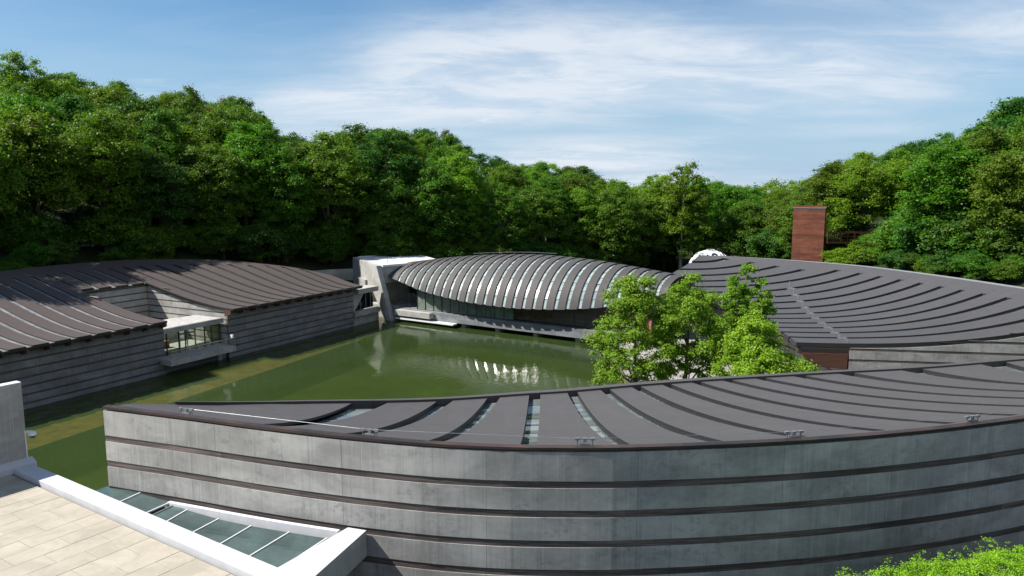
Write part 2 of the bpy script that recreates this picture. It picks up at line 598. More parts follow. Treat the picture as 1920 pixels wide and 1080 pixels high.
def slab(name, fn, t0, t1, nt, u0, u1, nu, lift, thick, mat, parent, flip=1, smooth=False, lift2=None):
    """curved plate over a patch of surface fn(t,u); t0/t1 may be functions of u; lifted along the normal, with thickness below"""
    T0 = t0 if callable(t0) else (lambda u: t0)
    T1 = t1 if callable(t1) else (lambda u: t1)
    top, bot, uv = [], [], []
    for j in range(nu + 1):
        u = u0 + (u1 - u0) * j / nu
        lf = lift if lift2 is None else lift + (lift2 - lift) * j / nu
        for i in range(nt + 1):
            t_ = T0(u) + (T1(u) - T0(u)) * i / nt
            p = Vector(fn(t_, u))
            n = surf_normal(fn, t_, u) * flip
            top.append(p + n * lf)
            bot.append(p + n * (lf - thick))
    # uv in metres
    W = nt + 1
    for j in range(nu + 1):
        for i in range(W):
            k = j * W + i
            x = 0.0 if i == 0 else uv[k - 1][0] + (top[k] - top[k - 1]).length
            y = 0.0 if j == 0 else uv[k - W][1] + (top[k] - top[k - W]).length
            uv.append((x, y))
    N = len(top)
    faces = []
    for j in range(nu):
        for i in range(nt):
            a = j * W + i
            faces.append((a, a + 1, a + 1 + W, a + W))
            faces.append((N + a, N + a + W, N + a + 1 + W, N + a + 1))
    rim = [i for i in range(W)] + [j * W + nt for j in range(1, nu + 1)] + [nu * W + i for i in range(nt - 1, -1, -1)] + [j * W for j in range(nu - 1, 0, -1)]
    ws = [top[a] for a in rim] + [bot[a] for a in rim]
    L_ = len(rim)
    for k in range(L_):
        a, b = 2 * N + k, 2 * N + (k + 1) % L_
        faces.append((b, a, a + L_, b + L_))
    if flip < 0:
        faces = [tuple(reversed(q)) for q in faces]
    uvs = [uv[a] for a in rim]
    o = mesh_obj(name, top + bot + ws, faces, mat, parent, uv=uv + uv + uvs + uvs)
    ng_ = 2 * nt * nu
    o.data.polygons.foreach_set("use_smooth", [k < ng_ for k in range(len(faces))])
    if name == "roof_panel":          # side faces coloured black: their shade is painted in
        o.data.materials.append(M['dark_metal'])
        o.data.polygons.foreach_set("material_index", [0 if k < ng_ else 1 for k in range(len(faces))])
    return o


def wall_piece(name, path, s0, s1, z0, z1, thick, mat, parent, nseg=4, out=0.0, ztop=None):
    """upright piece of a wall along path(s) -> (x, y, nx, ny) with n pointing outwards"""
    fr_lo, fr_hi, bk_lo, bk_hi = [], [], [], []
    for i in range(nseg + 1):
        s = s0 + (s1 - s0) * i / nseg
        x, y, nx, ny = path(s)
        zt = z1 if ztop is None else max(z0 + 0.002, min(z1, ztop(s)))
        fr_lo.append((x + nx * out, y + ny * out, z0))
        fr_hi.append((x + nx * out, y + ny * out, zt))
        bk_lo.append((x + nx * (out - thick), y + ny * (out - thick), z0))
        bk_hi.append((x + nx * (out - thick), y + ny * (out - thick), zt))
    n = nseg + 1
    v = fr_lo + fr_hi + bk_lo + bk_hi
    f = []
    for i in range(nseg):
        f.append((i, i + 1, n + i + 1, n + i))
        f.append((2 * n + i + 1, 2 * n + i, 3 * n + i, 3 * n + i + 1))
        f.append((n + i, n + i + 1, 3 * n + i + 1, 3 * n + i))
        f.append((i + 1, i, 2 * n + i, 2 * n + i + 1))
    f.append((0, n, 3 * n, 2 * n))
    f.append((n - 1, 3 * n - 1, 4 * n - 1, 2 * n - 1))
    return mesh_obj(name, v, f, mat, parent)


def banded_wall(parent, path, length, z_lo, z_hi, bands, joints=4.9, strips=3.4, thick=0.30, s_from=0.0, ztop=None, gap=0.014, recess=0.02, wood_mat='wood', nseg=4, con='concrete'):
    """concrete courses with recessed timber bands; bands: list of (z_bottom, z_top) of the timber"""
    edges = []
    z = z_lo
    for a, b in sorted(bands):
        if b <= z_lo or a >= z_hi:
            continue
        if a - z > 0.02:
            edges.append((z, a, 'c'))
        edges.append((a, b, 'w'))
        z = b
    if z_hi - z > 0.02:
        edges.append((z, z_hi, 'c'))
    for row, (a, b, k) in enumerate(edges):
        step = joints if k == 'c' else strips
        off = 0.0 if k == 'c' else (row * 1.37) % step
        cuts = [s_from]
        s = s_from + (step - off if off else step)
        while s < s_from + length - 0.6:
            cuts.append(s)
            s += step
        cuts.append(s_from + length)
        for i in range(len(cuts) - 1):
            s0, s1 = cuts[i], cuts[i + 1]
            g0 = gap / 2 if i else 0
            g1 = gap / 2 if i < len(cuts) - 2 else 0
            if ztop is not None and max(ztop(s0), ztop(s1), ztop((s0 + s1) / 2)) <= a + 0.03:
                continue
            if k == 'c':
                wall_piece("concrete_panel", path, s0 + g0, s1 - g1, a, b, thick, M[con], parent, nseg, 0.0, ztop)
            else:
                wall_piece("wood_strip", path, s0 + g0 * 0.5, s1 - g1 * 0.5, a, b - 0.012, thick - recess, M[wood_mat], parent, nseg, -recess, ztop)


# ------------------------------------------------------------------ terrain
LB = np.array([(-95, 5), (-80, 40), (-66, 72), (-59, 98), (-47, 116), (-32, 126), (-10, 135), (15, 141), (33, 160), (52, 220), (85, 320), (118, 430), (140, 520)], float)
LBz = np.array([9, 9.0, 9.0, 9.0, 8.0, 6.0, 4.0, 3.0, 3.0, 3.0, 3, 3, 3])
RB = np.array([(64, 5), (60, 45), (55, 72), (50, 95), (46, 112), (46, 130), (56, 165), (76, 225), (108, 320), (140, 430), (160, 520)], float)
RBz = np.array([9, 9.0, 9.0, 8.5, 8.0, 6.0, 4.0, 3, 3, 3, 3])


def base_dist(P, B, Bz, side):
    """signed distance beyond the foot line (positive uphill) and the height of the foot there"""
    x, y = P
    best, bz, sg = 1e9, 0, 1
    for i in range(len(B) - 1):
        a, b = B[i], B[i + 1]
        ab = b - a
        L2 = ab @ ab
        s = min(1, max(0, ((x - a[0]) * ab[0] + (y - a[1]) * ab[1]) / L2))
        dx, dy = x - (a[0] + ab[0] * s), y - (a[1] + ab[1] * s)
        d = math.hypot(dx, dy)
        if d < best:
            best = d
            bz = Bz[i] + (Bz[i + 1] - Bz[i]) * s
            cr = ab[0] * (y - a[1]) - ab[1] * (x - a[0])
            sg = 1 if cr * side > 0 else -1
    return best * sg, bz


def smooth01(x):
    x = min(1, max(0, x))
    return x * x * (3 - 2 * x)


def ground_z(x, y):
    dl, zl = base_dist((x, y), LB, LBz, 1)
    dr, zr = base_dist((x, y), RB, RBz, -1)
    near = smooth01((23 - y) / 5.0)
    bump = 0.5 * math.sin(x * 0.21 + 1.3) * math.cos(y * 0.17)
    if dl > 0:
        top = 30 - 22 * smooth01((y - 130) / 150)
        rise = top * (1 - math.exp(-dl * 0.40 / top))
        return zl + rise + bump * min(1, dl / 8)
    if dr > 0:
        top = 18 - 12 * smooth01((y - 120) / 130)
        rise = top * (1 - math.exp(-dr * 0.36 / top))
        return zr + rise + bump * min(1, dr / 8)
    h = max(-3.0, max(zl + 0.75 * dl, zr + 0.75 * dr))
    if y > 140:
        h = max(h, 1.5 + min(1, (y - 140) / 40) * (1.5 + 0.01 * (y - 140)))
    bank = 7.0 + 3.3 * smooth01((x - 5.0) / 7.0) * smooth01((19.5 - y) / 3.0)
    return h * (1 - near) + max(h, bank) * near


gx = np.arange(-210, 211, 3.0)
gy = np.concatenate([np.arange(-12, 60, 2.0), np.arange(60, 560, 3.5)])
gv = [(x, y, ground_z(x, y)) for y in gy for x in gx]
nx_ = len(gx)
gf = [(j * nx_ + i, j * nx_ + i + 1, (j + 1) * nx_ + i + 1, (j + 1) * nx_ + i) for j in range(len(gy) - 1) for i in range(nx_ - 1)]
ground = mesh_obj("ground", gv, gf, M['forest_floor'], smooth=True)
ground.data.materials.append(M['mud'])
mi = [1 if max(gv[k][2] for k in q) < -0.3 else 0 for q in gf]
ground.data.polygons.foreach_set("material_index", mi)
tag(ground, "wooded valley floor and slopes round the museum pond", kind='structure')
# far plain to the horizon
far = mesh_obj("far_ground", [(-2600, -600, -4.5), (2600, -600, -4.5), (2600, 2600, -4.5), (-2600, 2600, -4.5)], [(0, 1, 2, 3)], M['forest_floor'])
tag(far, "flat country beyond the wooded valley", kind='structure')
water = mesh_obj("pond_water", [(-62, 20.5, 0), (30, 20.5, 0), (46, 142, 0), (-52, 142, 0)], [(0, 1, 2, 3)], M['water'])
tag(water, "still green pond between the museum galleries", kind='structure')


# ------------------------------------------------------------------ left gallery (local frame: a along the pond wall, n towards the hill)
LO = np.array((-37.4, 79.3))
LA = np.array((0.465, 0.885)) / math.hypot(0.465, 0.885)
LN = np.array((-LA[1], LA[0]))


def Lp(a, n, z):
    q = LO + LA * a + LN * n
    return (q[0], q[1], z)


lg = thing("gallery_building", "long low gallery with swooping brown metal roof along the shaded far side of the pond", "building", Lp(0, 0, 0))
LG_inv = Matrix.Translation(-lg.location)


def adopt(root):
    """parts are built in world space: move their meshes into the local frame of their thing"""
    T = root.matrix_basis.inverted()
    def rec(o):
        for ch in o.children:
            if ch.type == 'MESH':
                if ch.data.users == 1:
                    ch.data.transform(T)
            rec(ch)
    rec(root)


nB = pchip([-60, -40, -20, -5, 4, 10.7, 15, 22.3, 25.7, 29.6, 31.6], [15, 17.5, 20, 22, 24, 24.2, 22.3, 16, 12.4, 8.7, 4.2])
zB = pchip([-60, -5, 4, 10.7, 15, 22.3, 25.7, 29.6, 31.6], [10.2, 10.2, 10.1, 10, 9.9, 9.4, 8.8, 7.9, 6.9])
NE, ZE = -1.62, 5.8


def left_g(w):
    return 0.10 * w + 2.0 * w * w - 1.10 * w ** 3


def left_roof(a, w):
    n = NE + (nB(a) - NE) * w
    z = ZE + (zB(a) - ZE) * left_g(w)
    return Lp(a, n, z)


def w_at_n(a, n):
    return (n - NE) / (nB(a) - NE)


A_END = 31.3
A_TIP, A_NOTCH, N_NOTCH = -0.95, 7.75, 13.7
pitch = 2.02
k0 = -20
edges = [A_TIP + pitch * k for k in range(k0, 1)]               # first wing
first = edges[:]
step2 = (A_END - A_NOTCH) / 12
second = [A_NOTCH + step2 * k for k in range(13)]
mid = [A_TIP + (A_NOTCH - A_TIP) * k / 4 for k in range(5)]
GAP = 0.52
W_TOP = 0.86


def roof_bay(a0, a1, w0, gap0, gap1, wt=W_TOP):
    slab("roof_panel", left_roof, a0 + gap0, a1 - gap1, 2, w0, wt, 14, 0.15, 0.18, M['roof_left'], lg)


def sky_strip(a, w0, wt=W_TOP, gm='glass_pale'):
    slab("skylight", left_roof, a - GAP / 2 - 0.02, a + GAP / 2 + 0.02, 1, w0, wt, 16, 0.02, 0.05, M[gm], lg)


for i in range(len(first) - 1):
    last = i == len(first) - 2
    roof_bay(first[i], first[i + 1], 0.0, GAP / 2, 0.0 if last else GAP / 2)
    if i > 0:
        sky_strip(first[i], 0.006)
for i in range(len(second) - 1):
    f0 = 0.0 if i == 0 else GAP / 2
    f1 = 0.0 if i == len(second) - 2 else GAP / 2
    wt = min(W_TOP, 0.86) if i < 9 else 0.93
    roof_bay(second[i], second[i + 1], 0.0, f0, f1, wt)
    if i > 0:
        sky_strip(second[i], 0.006, wt if i < 9 else 0.93, 'glass_strip_dark')
for i in range(4):
    w0 = w_at_n(mid[i] + 1, N_NOTCH - 0.35)
    roof_bay(mid[i], mid[i + 1], w0, GAP / 2, GAP / 2)
    sky_strip(mid[i], w0)
    if i == 3:
        sky_strip(mid[4], w0)
a_lim = second[9]
na = 14
for i in range(na):
    a0 = first[0] + (a_lim - first[0]) * i / na
    a1 = first[0] + (a_lim - first[0]) * (i + 1) / na
    slab("roof_ridge", left_roof, a0, a1 - 0.012, 3, W_TOP, 1.0, 3, 0.15, 0.21, M['roof_left'], lg)
slab("roof_ridge", left_roof, a_lim, A_END, 6, 0.93, 1.0, 2, 0.15, 0.21, M['roof_left'], lg)
# deck under the skylights, and eave fascia
slab("roof_deck", left_roof, first[0], A_TIP - 0.05, 20, 0.01, W_TOP, 8, -0.03, 0.2, M['dark_metal'], lg)
slab("roof_deck", left_roof, A_NOTCH + 0.05, A_END - 0.05, 12, 0.01, 0.93, 8, -0.03, 0.2, M['dark_metal'], lg)
slab("roof_deck", left_roof, A_TIP, A_NOTCH, 4, w_at_n(3, N_NOTCH - 0.3), W_TOP, 4, -0.03, 0.2, M['dark_metal'], lg)


def left_path(s):      # along the pond wall
    q = LO + LA * s + LN * (-0.42)
    return (q[0], q[1], -LN[0], -LN[1])


LB_BANDS = [(0.42 + 0.80 * k, 0.60 + 0.80 * k) for k in range(7)]
banded_wall(lg, left_path, 40.4, -0.8, 5.35, LB_BANDS, 5.2, 5.2, s_from=-41.0, con='concrete_dark', wood_mat='wood_dark')
banded_wall(lg, left_path, 22.6, -0.8, 5.35, LB_BANDS, 5.2, 5.2, s_from=8.0, con='concrete_dark', wood_mat='wood_dark')
for aa in first[1:] + second[:-1]:
    b = MB()
    b.hexa([Lp(aa - 0.12, -0.35, 5.0), Lp(aa + 0.12, -0.35, 5.0), Lp(aa + 0.12, -1.35, 5.30), Lp(aa - 0.12, -1.35, 5.30)],
           [Lp(aa - 0.12, -0.35, 5.76), Lp(aa + 0.12, -0.35, 5.76), Lp(aa + 0.12, -1.35, 5.70), Lp(aa - 0.12, -1.35, 5.70)])
    b.build("beam", M['wood_red'], lg)


def notch_end(s):      # wall B: end wall of the second wing, s inwards from the pond wall
    q = LO + LA * 8.0 + LN * (s - 0.42)
    return (q[0], q[1], -LA[0], -LA[1])


def notch_top(s):
    a = 8.0
    w = w_at_n(a, s - 0.42)
    return ZE + (zB(a) - ZE) * left_g(w) - 0.28


banded_wall(lg, notch_end, 14.0, 0.8, 9.4, [(0.42 + 0.80 * k, 0.58 + 0.80 * k) for k in range(12)], 4.8, 4.8, ztop=notch_top, nseg=6)


def notch_back(s):     # wall A: faces the pond
    q = LO + LA * (-1.6 + s) + LN * N_NOTCH
    return (q[0], q[1], -LN[0], -LN[1])


def notch_back_top(s):
    a = -1.6 + s
    return ZE + (zB(a) - ZE) * left_g(w_at_n(a, N_NOTCH)) - 0.10


banded_wall(lg, notch_back, 9.85, 0.8, 9.4, [(0.42 + 0.80 * k, 0.58 + 0.80 * k) for k in range(12)], 4.8, 4.8, ztop=notch_back_top)


def wing_end(s):       # end wall of the first wing inside the notch
    q = LO + LA * (-1.2) + LN * (s - 0.4)
    return (q[0], q[1], LA[0], LA[1])


banded_wall(lg, wing_end, 14.0, 0.8, 9.4, [(0.42 + 0.80 * k, 0.58 + 0.80 * k) for k in range(12)], 4.8, 4.8, ztop=lambda s: ZE + (zB(-1.2) - ZE) * left_g(w_at_n(-1.2, s - 0.4)) - 0.38, nseg=6)


def far_end(s):        # far end wall towards the pylon
    q = LO + LA * 30.6 + LN * (s - 0.42)
    return (q[0], q[1], LA[0], LA[1])


banded_wall(lg, far_end, 6.6, -0.8, 7.5, LB_BANDS, 4.5, 4.5, ztop=lambda s: ZE + (zB(30.6) - ZE) * left_g(w_at_n(30.6, min(s - 0.42, nB(30.6)))) - 0.38)
adopt(lg)

# ------------------------------------------------------------------ glass lobby in the notch, with its balcony
gl_ = thing("glass_lobby", "small glass lobby with gravel roof and balcony set into the notch of the far gallery", "building", Lp(3.5, 1.5, 1.7))


def lbox(mb, a0, a1, n0, n1, z0, z1):
    return mb.hexa([Lp(a0, n0, z0), Lp(a1, n0, z0), Lp(a1, n1, z0), Lp(a0, n1, z0)], [Lp(a0, n0, z1), Lp(a1, n0, z1), Lp(a1, n1, z1), Lp(a0, n1, z1)])


lbox(MB(), -1.0, 7.62, -0.15, 4.6, 4.25, 4.80).build("roof_slab", M['concrete'], gl_)
g_ = lbox(MB(), -0.85, 7.50, 0.0, 4.45, 4.803, 4.83).build("roof_gravel", M['gravel'], gl_)
lbox(MB(), -1.2, 7.5, -2.15, 0.2, 1.12, 1.72).build("balcony_slab", M['concrete'], gl_)
lbox(MB(), -1.0, 7.6, 0.22, 9.0, 1.12, 1.70).build("floor", M['floor_stone'], gl_)
lbox(MB(), -1.0, 7.6, 7.6, 7.9, 1.72, 4.2).build("back_wall", M['interior'], gl_)
lbox(MB(), -1.2, 7.9, 0.0, 0.5, -0.9, 1.1).build("base_wall", M['concrete_dark'], gl_)
lbox(MB(), 6.4, 6.9, -0.4, -0.01, -0.9, 1.1).build("pier", M['concrete'], gl_)
lbox(MB(), 2.0, 3.4, 4.0, 4.6, 1.72, 2.5).build("reception_desk", M['interior_wood'], gl_)
nd = [-0.9, 0.35, 1.9, 2.75, 4.05, 5.35, 6.3, 7.5]
for i in range(len(nd) - 1):
    door = i in (2, 3)
    lbox(MB(), nd[i] + 0.03, nd[i + 1] - 0.03, 0.42, 0.44, 1.75, 4.22).build("glass_pane", M['glass_lobby'], gl_)
for a in nd:
    lbox(MB(), a - 0.04, a + 0.04, 0.36, 0.50, 1.72, 4.25).build("mullion", M['dark_metal'], gl_)
for (a0, a1) in ((-0.86, 1.86), (4.1, 7.46)):
    lbox(MB(), a0, a1, 0.37, 0.40, 2.28, 2.34).build("transom", M['dark_metal'], gl_)
lbox(MB(), 1.94, 4.01, 0.37, 0.40, 3.78, 3.86).build("transom", M['dark_metal'], gl_)
dr = MB()
for a in (1.95, 2.95, 3.97):
    lbox(dr, a - 0.05, a + 0.05, 0.33, 0.358, 1.73, 3.78)
lbox(dr, 2.0, 3.92, 0.33, 0.358, 3.70, 3.78)
lbox(dr, 2.0, 3.92, 0.33, 0.358, 1.73, 1.88)
d_ = dr.build("door", M['grey_metal'], gl_)
lbox(MB(), 2.83, 2.86, 0.25, 0.33, 2.5, 3.0).build("handle", M['steel'], d_)
rl = MB()
pts = [Lp(-1.12, 0.1, 2.68), Lp(-1.12, -2.08, 2.68), Lp(7.42, -2.08, 2.68), Lp(7.42, -0.5, 2.68)]
for i in range(3):
    rl.bar(pts[i], pts[i + 1], 0.055, 0.055)
rail = rl.build("railing", M['steel'], gl_)
for i in range(8):
    lbox(MB(), -1.12 + i * 1.22 - 0.02, -1.12 + i * 1.22 + 0.02, -2.10, -2.06, 1.72, 2.66).build("post", M['grey_metal'], rail)
for i in range(6):
    lbox(MB(), -1.1, 7.4, -2.085, -2.075, 1.84 + i * 0.13, 1.86 + i * 0.13).build("wire", M['steel'], rail)
lbox(MB(), 7.2, 7.42, -1.95, -1.6, 2.66, 3.0).build("telescope", M['white_metal'], rail)
adopt(gl_)

lq = [(-60, -14.6), (34.5, -5.6), (34.5, -0.3), (-60, -0.3)]
ledge = MB().hexa([Lp(a, n, -2.8) for a, n in lq], [Lp(a, n, -0.25) for a, n in lq]).build("pond_ledge", M['silt'])
tag(ledge, "tan underwater ledge along the foot of the far gallery wall", kind='structure')

# ------------------------------------------------------------------ bridge pavilion (b along the span, n away from the camera)
BO = np.array((-2.1, 102.1))
BC = np.array((0.839, -0.543)) / math.hypot(0.839, 0.543)
BN = np.array((-BC[1], BC[0]))


def Bp(b, n, z):
    q = BO + BC * b + BN * n
    return (q[0], q[1], z)


bp_ = thing("bridge_pavilion", "glass walled bridge building with ribbed turtle shell roof spanning the pond", "building", Bp(0, 0, 0))
bez = pchip([-22.6, -15.9, -13.1, -9.7, -6.2, -2.9, 0.4, 3.5, 6.9, 9.9, 13.2, 16, 20, 24.5], [6.7, 5.45, 4.92, 4.53, 4.23, 4.02, 3.93, 3.88, 4.02, 4.20, 4.47, 4.80, 5.7, 7.2])
ben = pchip([-22.6, -17, -10, -2, 8, 16, 24.5], [1.0, -0.1, -1.3, -2.0, -1.9, -0.3, 2.0])
bcz = pchip([-22.6, -16.9, -11.7, -6.7, 3.4, 11, 17.3, 24.5], [7.65, 8.5, 9.2, 9.7, 10.2, 9.9, 9.3, 8.45])
NC = 6.5
TH0 = R(14)


def vault(b, w):
    """w 0 at the pond eave, 1 at the crown, 2 at the far eave"""
    th = TH0 + (math.pi - 2 * TH0) * w / 2
    c0 = math.cos(TH0)
    s0 = math.sin(TH0)
    hw = NC - ben(b)
    n = NC - hw * math.cos(th) / c0
    z = bez(b) + (bcz(b) - bez(b)) * (math.sin(th) - s0) / (1 - s0)
    return Bp(b, n, z)


BP = 1.56
nb_ = 30
bs = [-22.5 + BP * k for k in range(nb_ + 1)]
BG = 0.54
for i in range(nb_):
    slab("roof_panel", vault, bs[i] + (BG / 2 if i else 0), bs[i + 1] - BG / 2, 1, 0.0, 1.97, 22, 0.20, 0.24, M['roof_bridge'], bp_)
    if i:
        skl = slab("skylight", vault, bs[i] - BG / 2 - 0.02, bs[i] + BG / 2 + 0.02, 1, 1.03, 1.97, 10, 0.02, 0.05, M['glass_bright'], bp_)
        npan = 8
        for j in range(npan):
            u0, u1 = 0.01 + j * 1.02 / npan, 0.01 + (j + 1) * 1.02 / npan - 0.006
            e = random.uniform(-0.016, 0.016)
            slab("glass_pane", vault, bs[i] - BG / 2 - 0.02, bs[i] + BG / 2 + 0.02, 1, u0, u1, 2, 0.045 + e, 0.03, M['glass_bright'], skl, lift2=0.015 - e)
slab("roof_deck", vault, bs[0] + 0.05, bs[-1] - 0.05, 24, 0.01, 1.98, 16, -0.06, 0.12, M['dark_metal'], bp_)
for i in range(4):
    b0 = -9 + i * 3.6
    ms = MB()
    pa, pb = Vector(vault(b0, 1.06)), Vector(vault(b0 + 3.6, 1.06))
    up = Vector((0, 0, 0.50))
    ms.bar(pa + up, pb + up, 0.045, 0.045)
    ms.bar(pa, pa + up, 0.05, 0.05)
    ms.build("ridge_rail", M['grey_metal'], bp_)
# deck
def bbox(mb, b0, b1, n0, n1, z0, z1):
    return mb.hexa([Bp(b0, n0, z0), Bp(b1, n0, z0), Bp(b1, n1, z0), Bp(b0, n1, z0)], [Bp(b0, n0, z1), Bp(b1, n0, z1), Bp(b1, n1, z1), Bp(b0, n1, z1)])


for i in range(8):
    b0 = -17.5 + i * 4.9
    bbox(MB(), b0 + 0.01, b0 + 4.89, -0.5, 13.0, 0.62, 1.28).build("deck_beam", M['concrete_dark'], bp_)
    bbox(MB(), b0 + 0.01, b0 + 4.89, -0.36, 13.0, 1.283, 1.80).build("deck_slab", M['concrete_dark'], bp_)
for b0 in (-12.2, -5.9, 0.0, 6.2, 12.6):
    bbox(MB(), b0 - 0.35, b0 + 0.35, 0.1, 1.3, -1.0, 0.62).build("pier", M['concrete'], bp_)
    bbox(MB(), b0 - 0.35, b0 + 0.35, 9.5, 10.7, -1.0, 0.62).build("pier", M['concrete'], bp_)
bbox(MB(), -17.6, -10.8, -1.5, -0.52, 0.95, 1.75).build("parapet", M['concrete_pale'], bp_)
bbox(MB(), -17.4, -6.5, -1.55, -0.52, 0.42, 0.60).build("ledge", M['white_metal'], bp_)
# curtain wall
for i in range(1, nb_ - 1):
    b0, b1 = bs[i], bs[i + 1]
    if b0 < -18.4:
        continue
    n0 = max(0.45, ben((b0 + b1) / 2) + 0.6)
    zt0, zt1 = bez(b0) + 0.55, bez(b1) + 0.55
    b = MB()
    b.bar(Bp(b0, n0, 1.8), Bp(b0, n0, zt0 + 0.2), 0.10, 0.14)
    b.build("mullion", M['dark_metal'], bp_)
    if b0 > -15.2:
        b = MB().hexa([Bp(b0 + 0.06, n0 + 0.02, 1.84), Bp(b1 - 0.06, n0 + 0.02, 1.84), Bp(b1 - 0.06, n0 + 0.04, 1.84), Bp(b0 + 0.06, n0 + 0.04, 1.84)],
                      [Bp(b0 + 0.06, n0 + 0.02, zt0), Bp(b1 - 0.06, n0 + 0.02, zt1), Bp(b1 - 0.06, n0 + 0.04, zt1), Bp(b0 + 0.06, n0 + 0.04, zt0)])
        b.build("glass_pane", M['glass_curtain' if b0 < 2.0 else 'glass_curtain_clear'], bp_)
        zt = min(zt0, zt1) - 0.9
        MB().bar(Bp(b0 + 0.06, n0 - 0.03, zt), Bp(b1 - 0.06, n0 - 0.03, zt), 0.05, 0.05).build("transom", M['dark_metal'], bp_)
bbox(MB(), -15.3, -15.0, 1.6, 12, 1.8, 5.0).build("inner_wall", M['dark_metal'], bp_)  # wall coloured dark to stand for the unlit opening at this end
bbox(MB(), -15.0, 1.0, 3.2, 3.4, 1.8, 4.9).build("inner_wall", M['interior'], bp_)
bbox(MB(), 2.0, 22.0, 1.9, 2.1, 1.8, 4.9).build("inner_wall", M['interior_wood'], bp_)
bbox(MB(), 4.0, 22.0, 0.9, 0.98, 2.5, 2.62).build("handrail", M['grey_metal'], bp_)
adopt(bp_)

# ------------------------------------------------------------------ leaning pylon at the end of the bridge
py = thing("concrete_pylon", "leaning pale concrete pylon with flat white roof at the left end of the ribbed roof", "pylon", (-20.0, 113.0, 0))
top_z = 8.15
P1, P2 = Vector((-20.45, 112.0, 0)), Vector((-27.0, 126.0, 0))
ax = (P2 - P1)
back = Vector((0.66, 0.75, 0))


def pf(s, z, off=0.0):
    q = P1 + ax * s + back * off
    return (q.x, q.y, z)


foot = [(-18.0, 110.3, -0.9), (-18.8, 110.9, -0.9), (-22.0, 115.3, 4.6), (-27.0, 126.0, 3.4), (-27.0, 126.0, top_z), (-20.45, 112.0, top_z)]
ring0 = foot
ring1 = [(x + back.x * 0.85, y + back.y * 0.85, z) for x, y, z in foot]
mbp = MB()
mbp.add(ring0 + ring1, [(5, 4, 3, 2), (5, 2, 1, 0), (8, 9, 10, 11), (6, 7, 8, 11)] + [(i, (i + 1) % 6, 6 + (i + 1) % 6, 6 + i) for i in range(6)])
mbp.build("leaning_wall", M['concrete_pale'], py)
wfar = 12.6
q = [pf(0.004, 0, 0.855), pf(0.996, 0, 0.855), pf(0.95, 0, wfar), pf(-0.10, 0, wfar)]
MB().hexa([(x, y, 5.4) for x, y, _ in q], [(x, y, top_z - 0.22) for x, y, _ in q]).build("head_block", M['concrete'], py)
rq = [pf(0.03, 0, 0.35), pf(0.97, 0, 0.35), pf(0.92, 0, wfar - 0.3), pf(-0.07, 0, wfar - 0.3)]
MB().hexa([(x, y, top_z - 0.21) for x, y, _ in rq], [(x, y, top_z - 0.06) for x, y, _ in rq]).build("flat_roof", M['white_roof'], py)
for i, (s0, o0, s1, o1) in enumerate([(1.0, 1.15, 0.95, wfar), (0.95, wfar, -0.10, wfar), (-0.10, wfar, 0.0, 1.15)]):
    MB().bar(Vector(pf(s0, top_z - 0.1, o0)), Vector(pf(s1, top_z - 0.1, o1)), 0.28, 0.3).build("roof_curb", M['white_metal'], py)
for s, o_ in ((0.45, 2.4), (0.2, 3.2), (0.4, 7.0)):
    MB().tube([pf(s, top_z - 0.06, o_), pf(s, top_z + 0.55, o_)], [0.05, 0.05], 6).build("vent_pipe", M['grey_metal'], py)
mq = [(-22.9, 115.9), (-25.8, 121.6), (-17, 127), (-13.0, 116.5), (-17.4, 112.2)]
MB().hexa([(x, y, -1.0) for x, y in mq], [(x, y, 1.9) for x, y in mq]).build("base_wall", M['concrete'], py)
mq2 = [(-23.2, 117.0), (-25.2, 121.2), (-18.5, 127), (-16.8, 119.5)]
MB().hexa([(x, y, 1.9) for x, y in mq2], [(x, y, 5.39) for x, y in mq2]).build("core_wall", M['concrete'], py)
adopt(py)

# link between gallery and pylon
lk = thing("link_corridor", "little concrete link with a tall window between the gallery end and the pylon", "building", Lp(33, 1, 0))
lbox(MB(), 31.5, 36.2, -0.6, 2.6, 4.55, 5.25).build("roof_slab", M['concrete_pale'], lk)
lbox(MB(), 30.7, 36.4, -0.7, 0.0, 1.35, 2.05).build("sill_beam", M['concrete'], lk)
lbox(MB(), 30.7, 36.6, -0.2, 0.25, -0.9, 1.34).build("base_wall", M['concrete'], lk)
lbox(MB(), 32.6, 36.2, 0.5, 0.53, 2.06, 4.54).build("glass_pane", M['glass_wall'], lk)
for a in (33.1, 34.4, 35.5):
    lbox(MB(), a - 0.05, a + 0.05, 0.40, 0.49, 2.06, 4.54).build("mullion", M['grey_metal'], lk)
b = MB()
b.hexa([Lp(31.0, 0.0, 2.06), Lp(31.3, 0.0, 2.06), Lp(31.3, 0.4, 2.06), Lp(31.0, 0.4, 2.06)], [Lp(31.0, 0.0, 4.54), Lp(33.6, 0.0, 4.54), Lp(33.6, 0.4, 4.54), Lp(31.0, 0.4, 4.54)])
b.build("raking_strut", M['concrete_pale'], lk)
lbox(MB(), 31.0, 36.2, 3.0, 3.2, 2.06, 4.5).build("back_wall", M['interior'], lk)
adopt(lk)

# retaining wall behind the gallery end
rw = thing("retaining_wall", "grey board marked retaining wall behind the gallery end, left of the pylon", "wall", (-31, 124, 0))
rpts = [(-36.5, 118.5), (-33.5, 122.5), (-30.2, 125.0), (-26.2, 126.5)]
for i in range(3):
    a, b_ = Vector((*rpts[i], 0)), Vector((*rpts[i + 1], 0))
    d = (b_ - a).normalized() * 0.006
    mb = MB()
    mb.bar(a + d + Vector((0, 0, 3.2)), b_ - d + Vector((0, 0, 3.2)), 0.35, 6.0)
    mb.build("concrete_panel", M['concrete'], rw)
adopt(rw)

# ------------------------------------------------------------------ right pavilion (d inland along the strips, q along the eave away from camera)
RO = np.array((26.0, 67.2))
RD = np.array((0.988, -0.156)) / math.hypot(0.988, 0.156)
RQ = np.array((-RD[1], RD[0]))


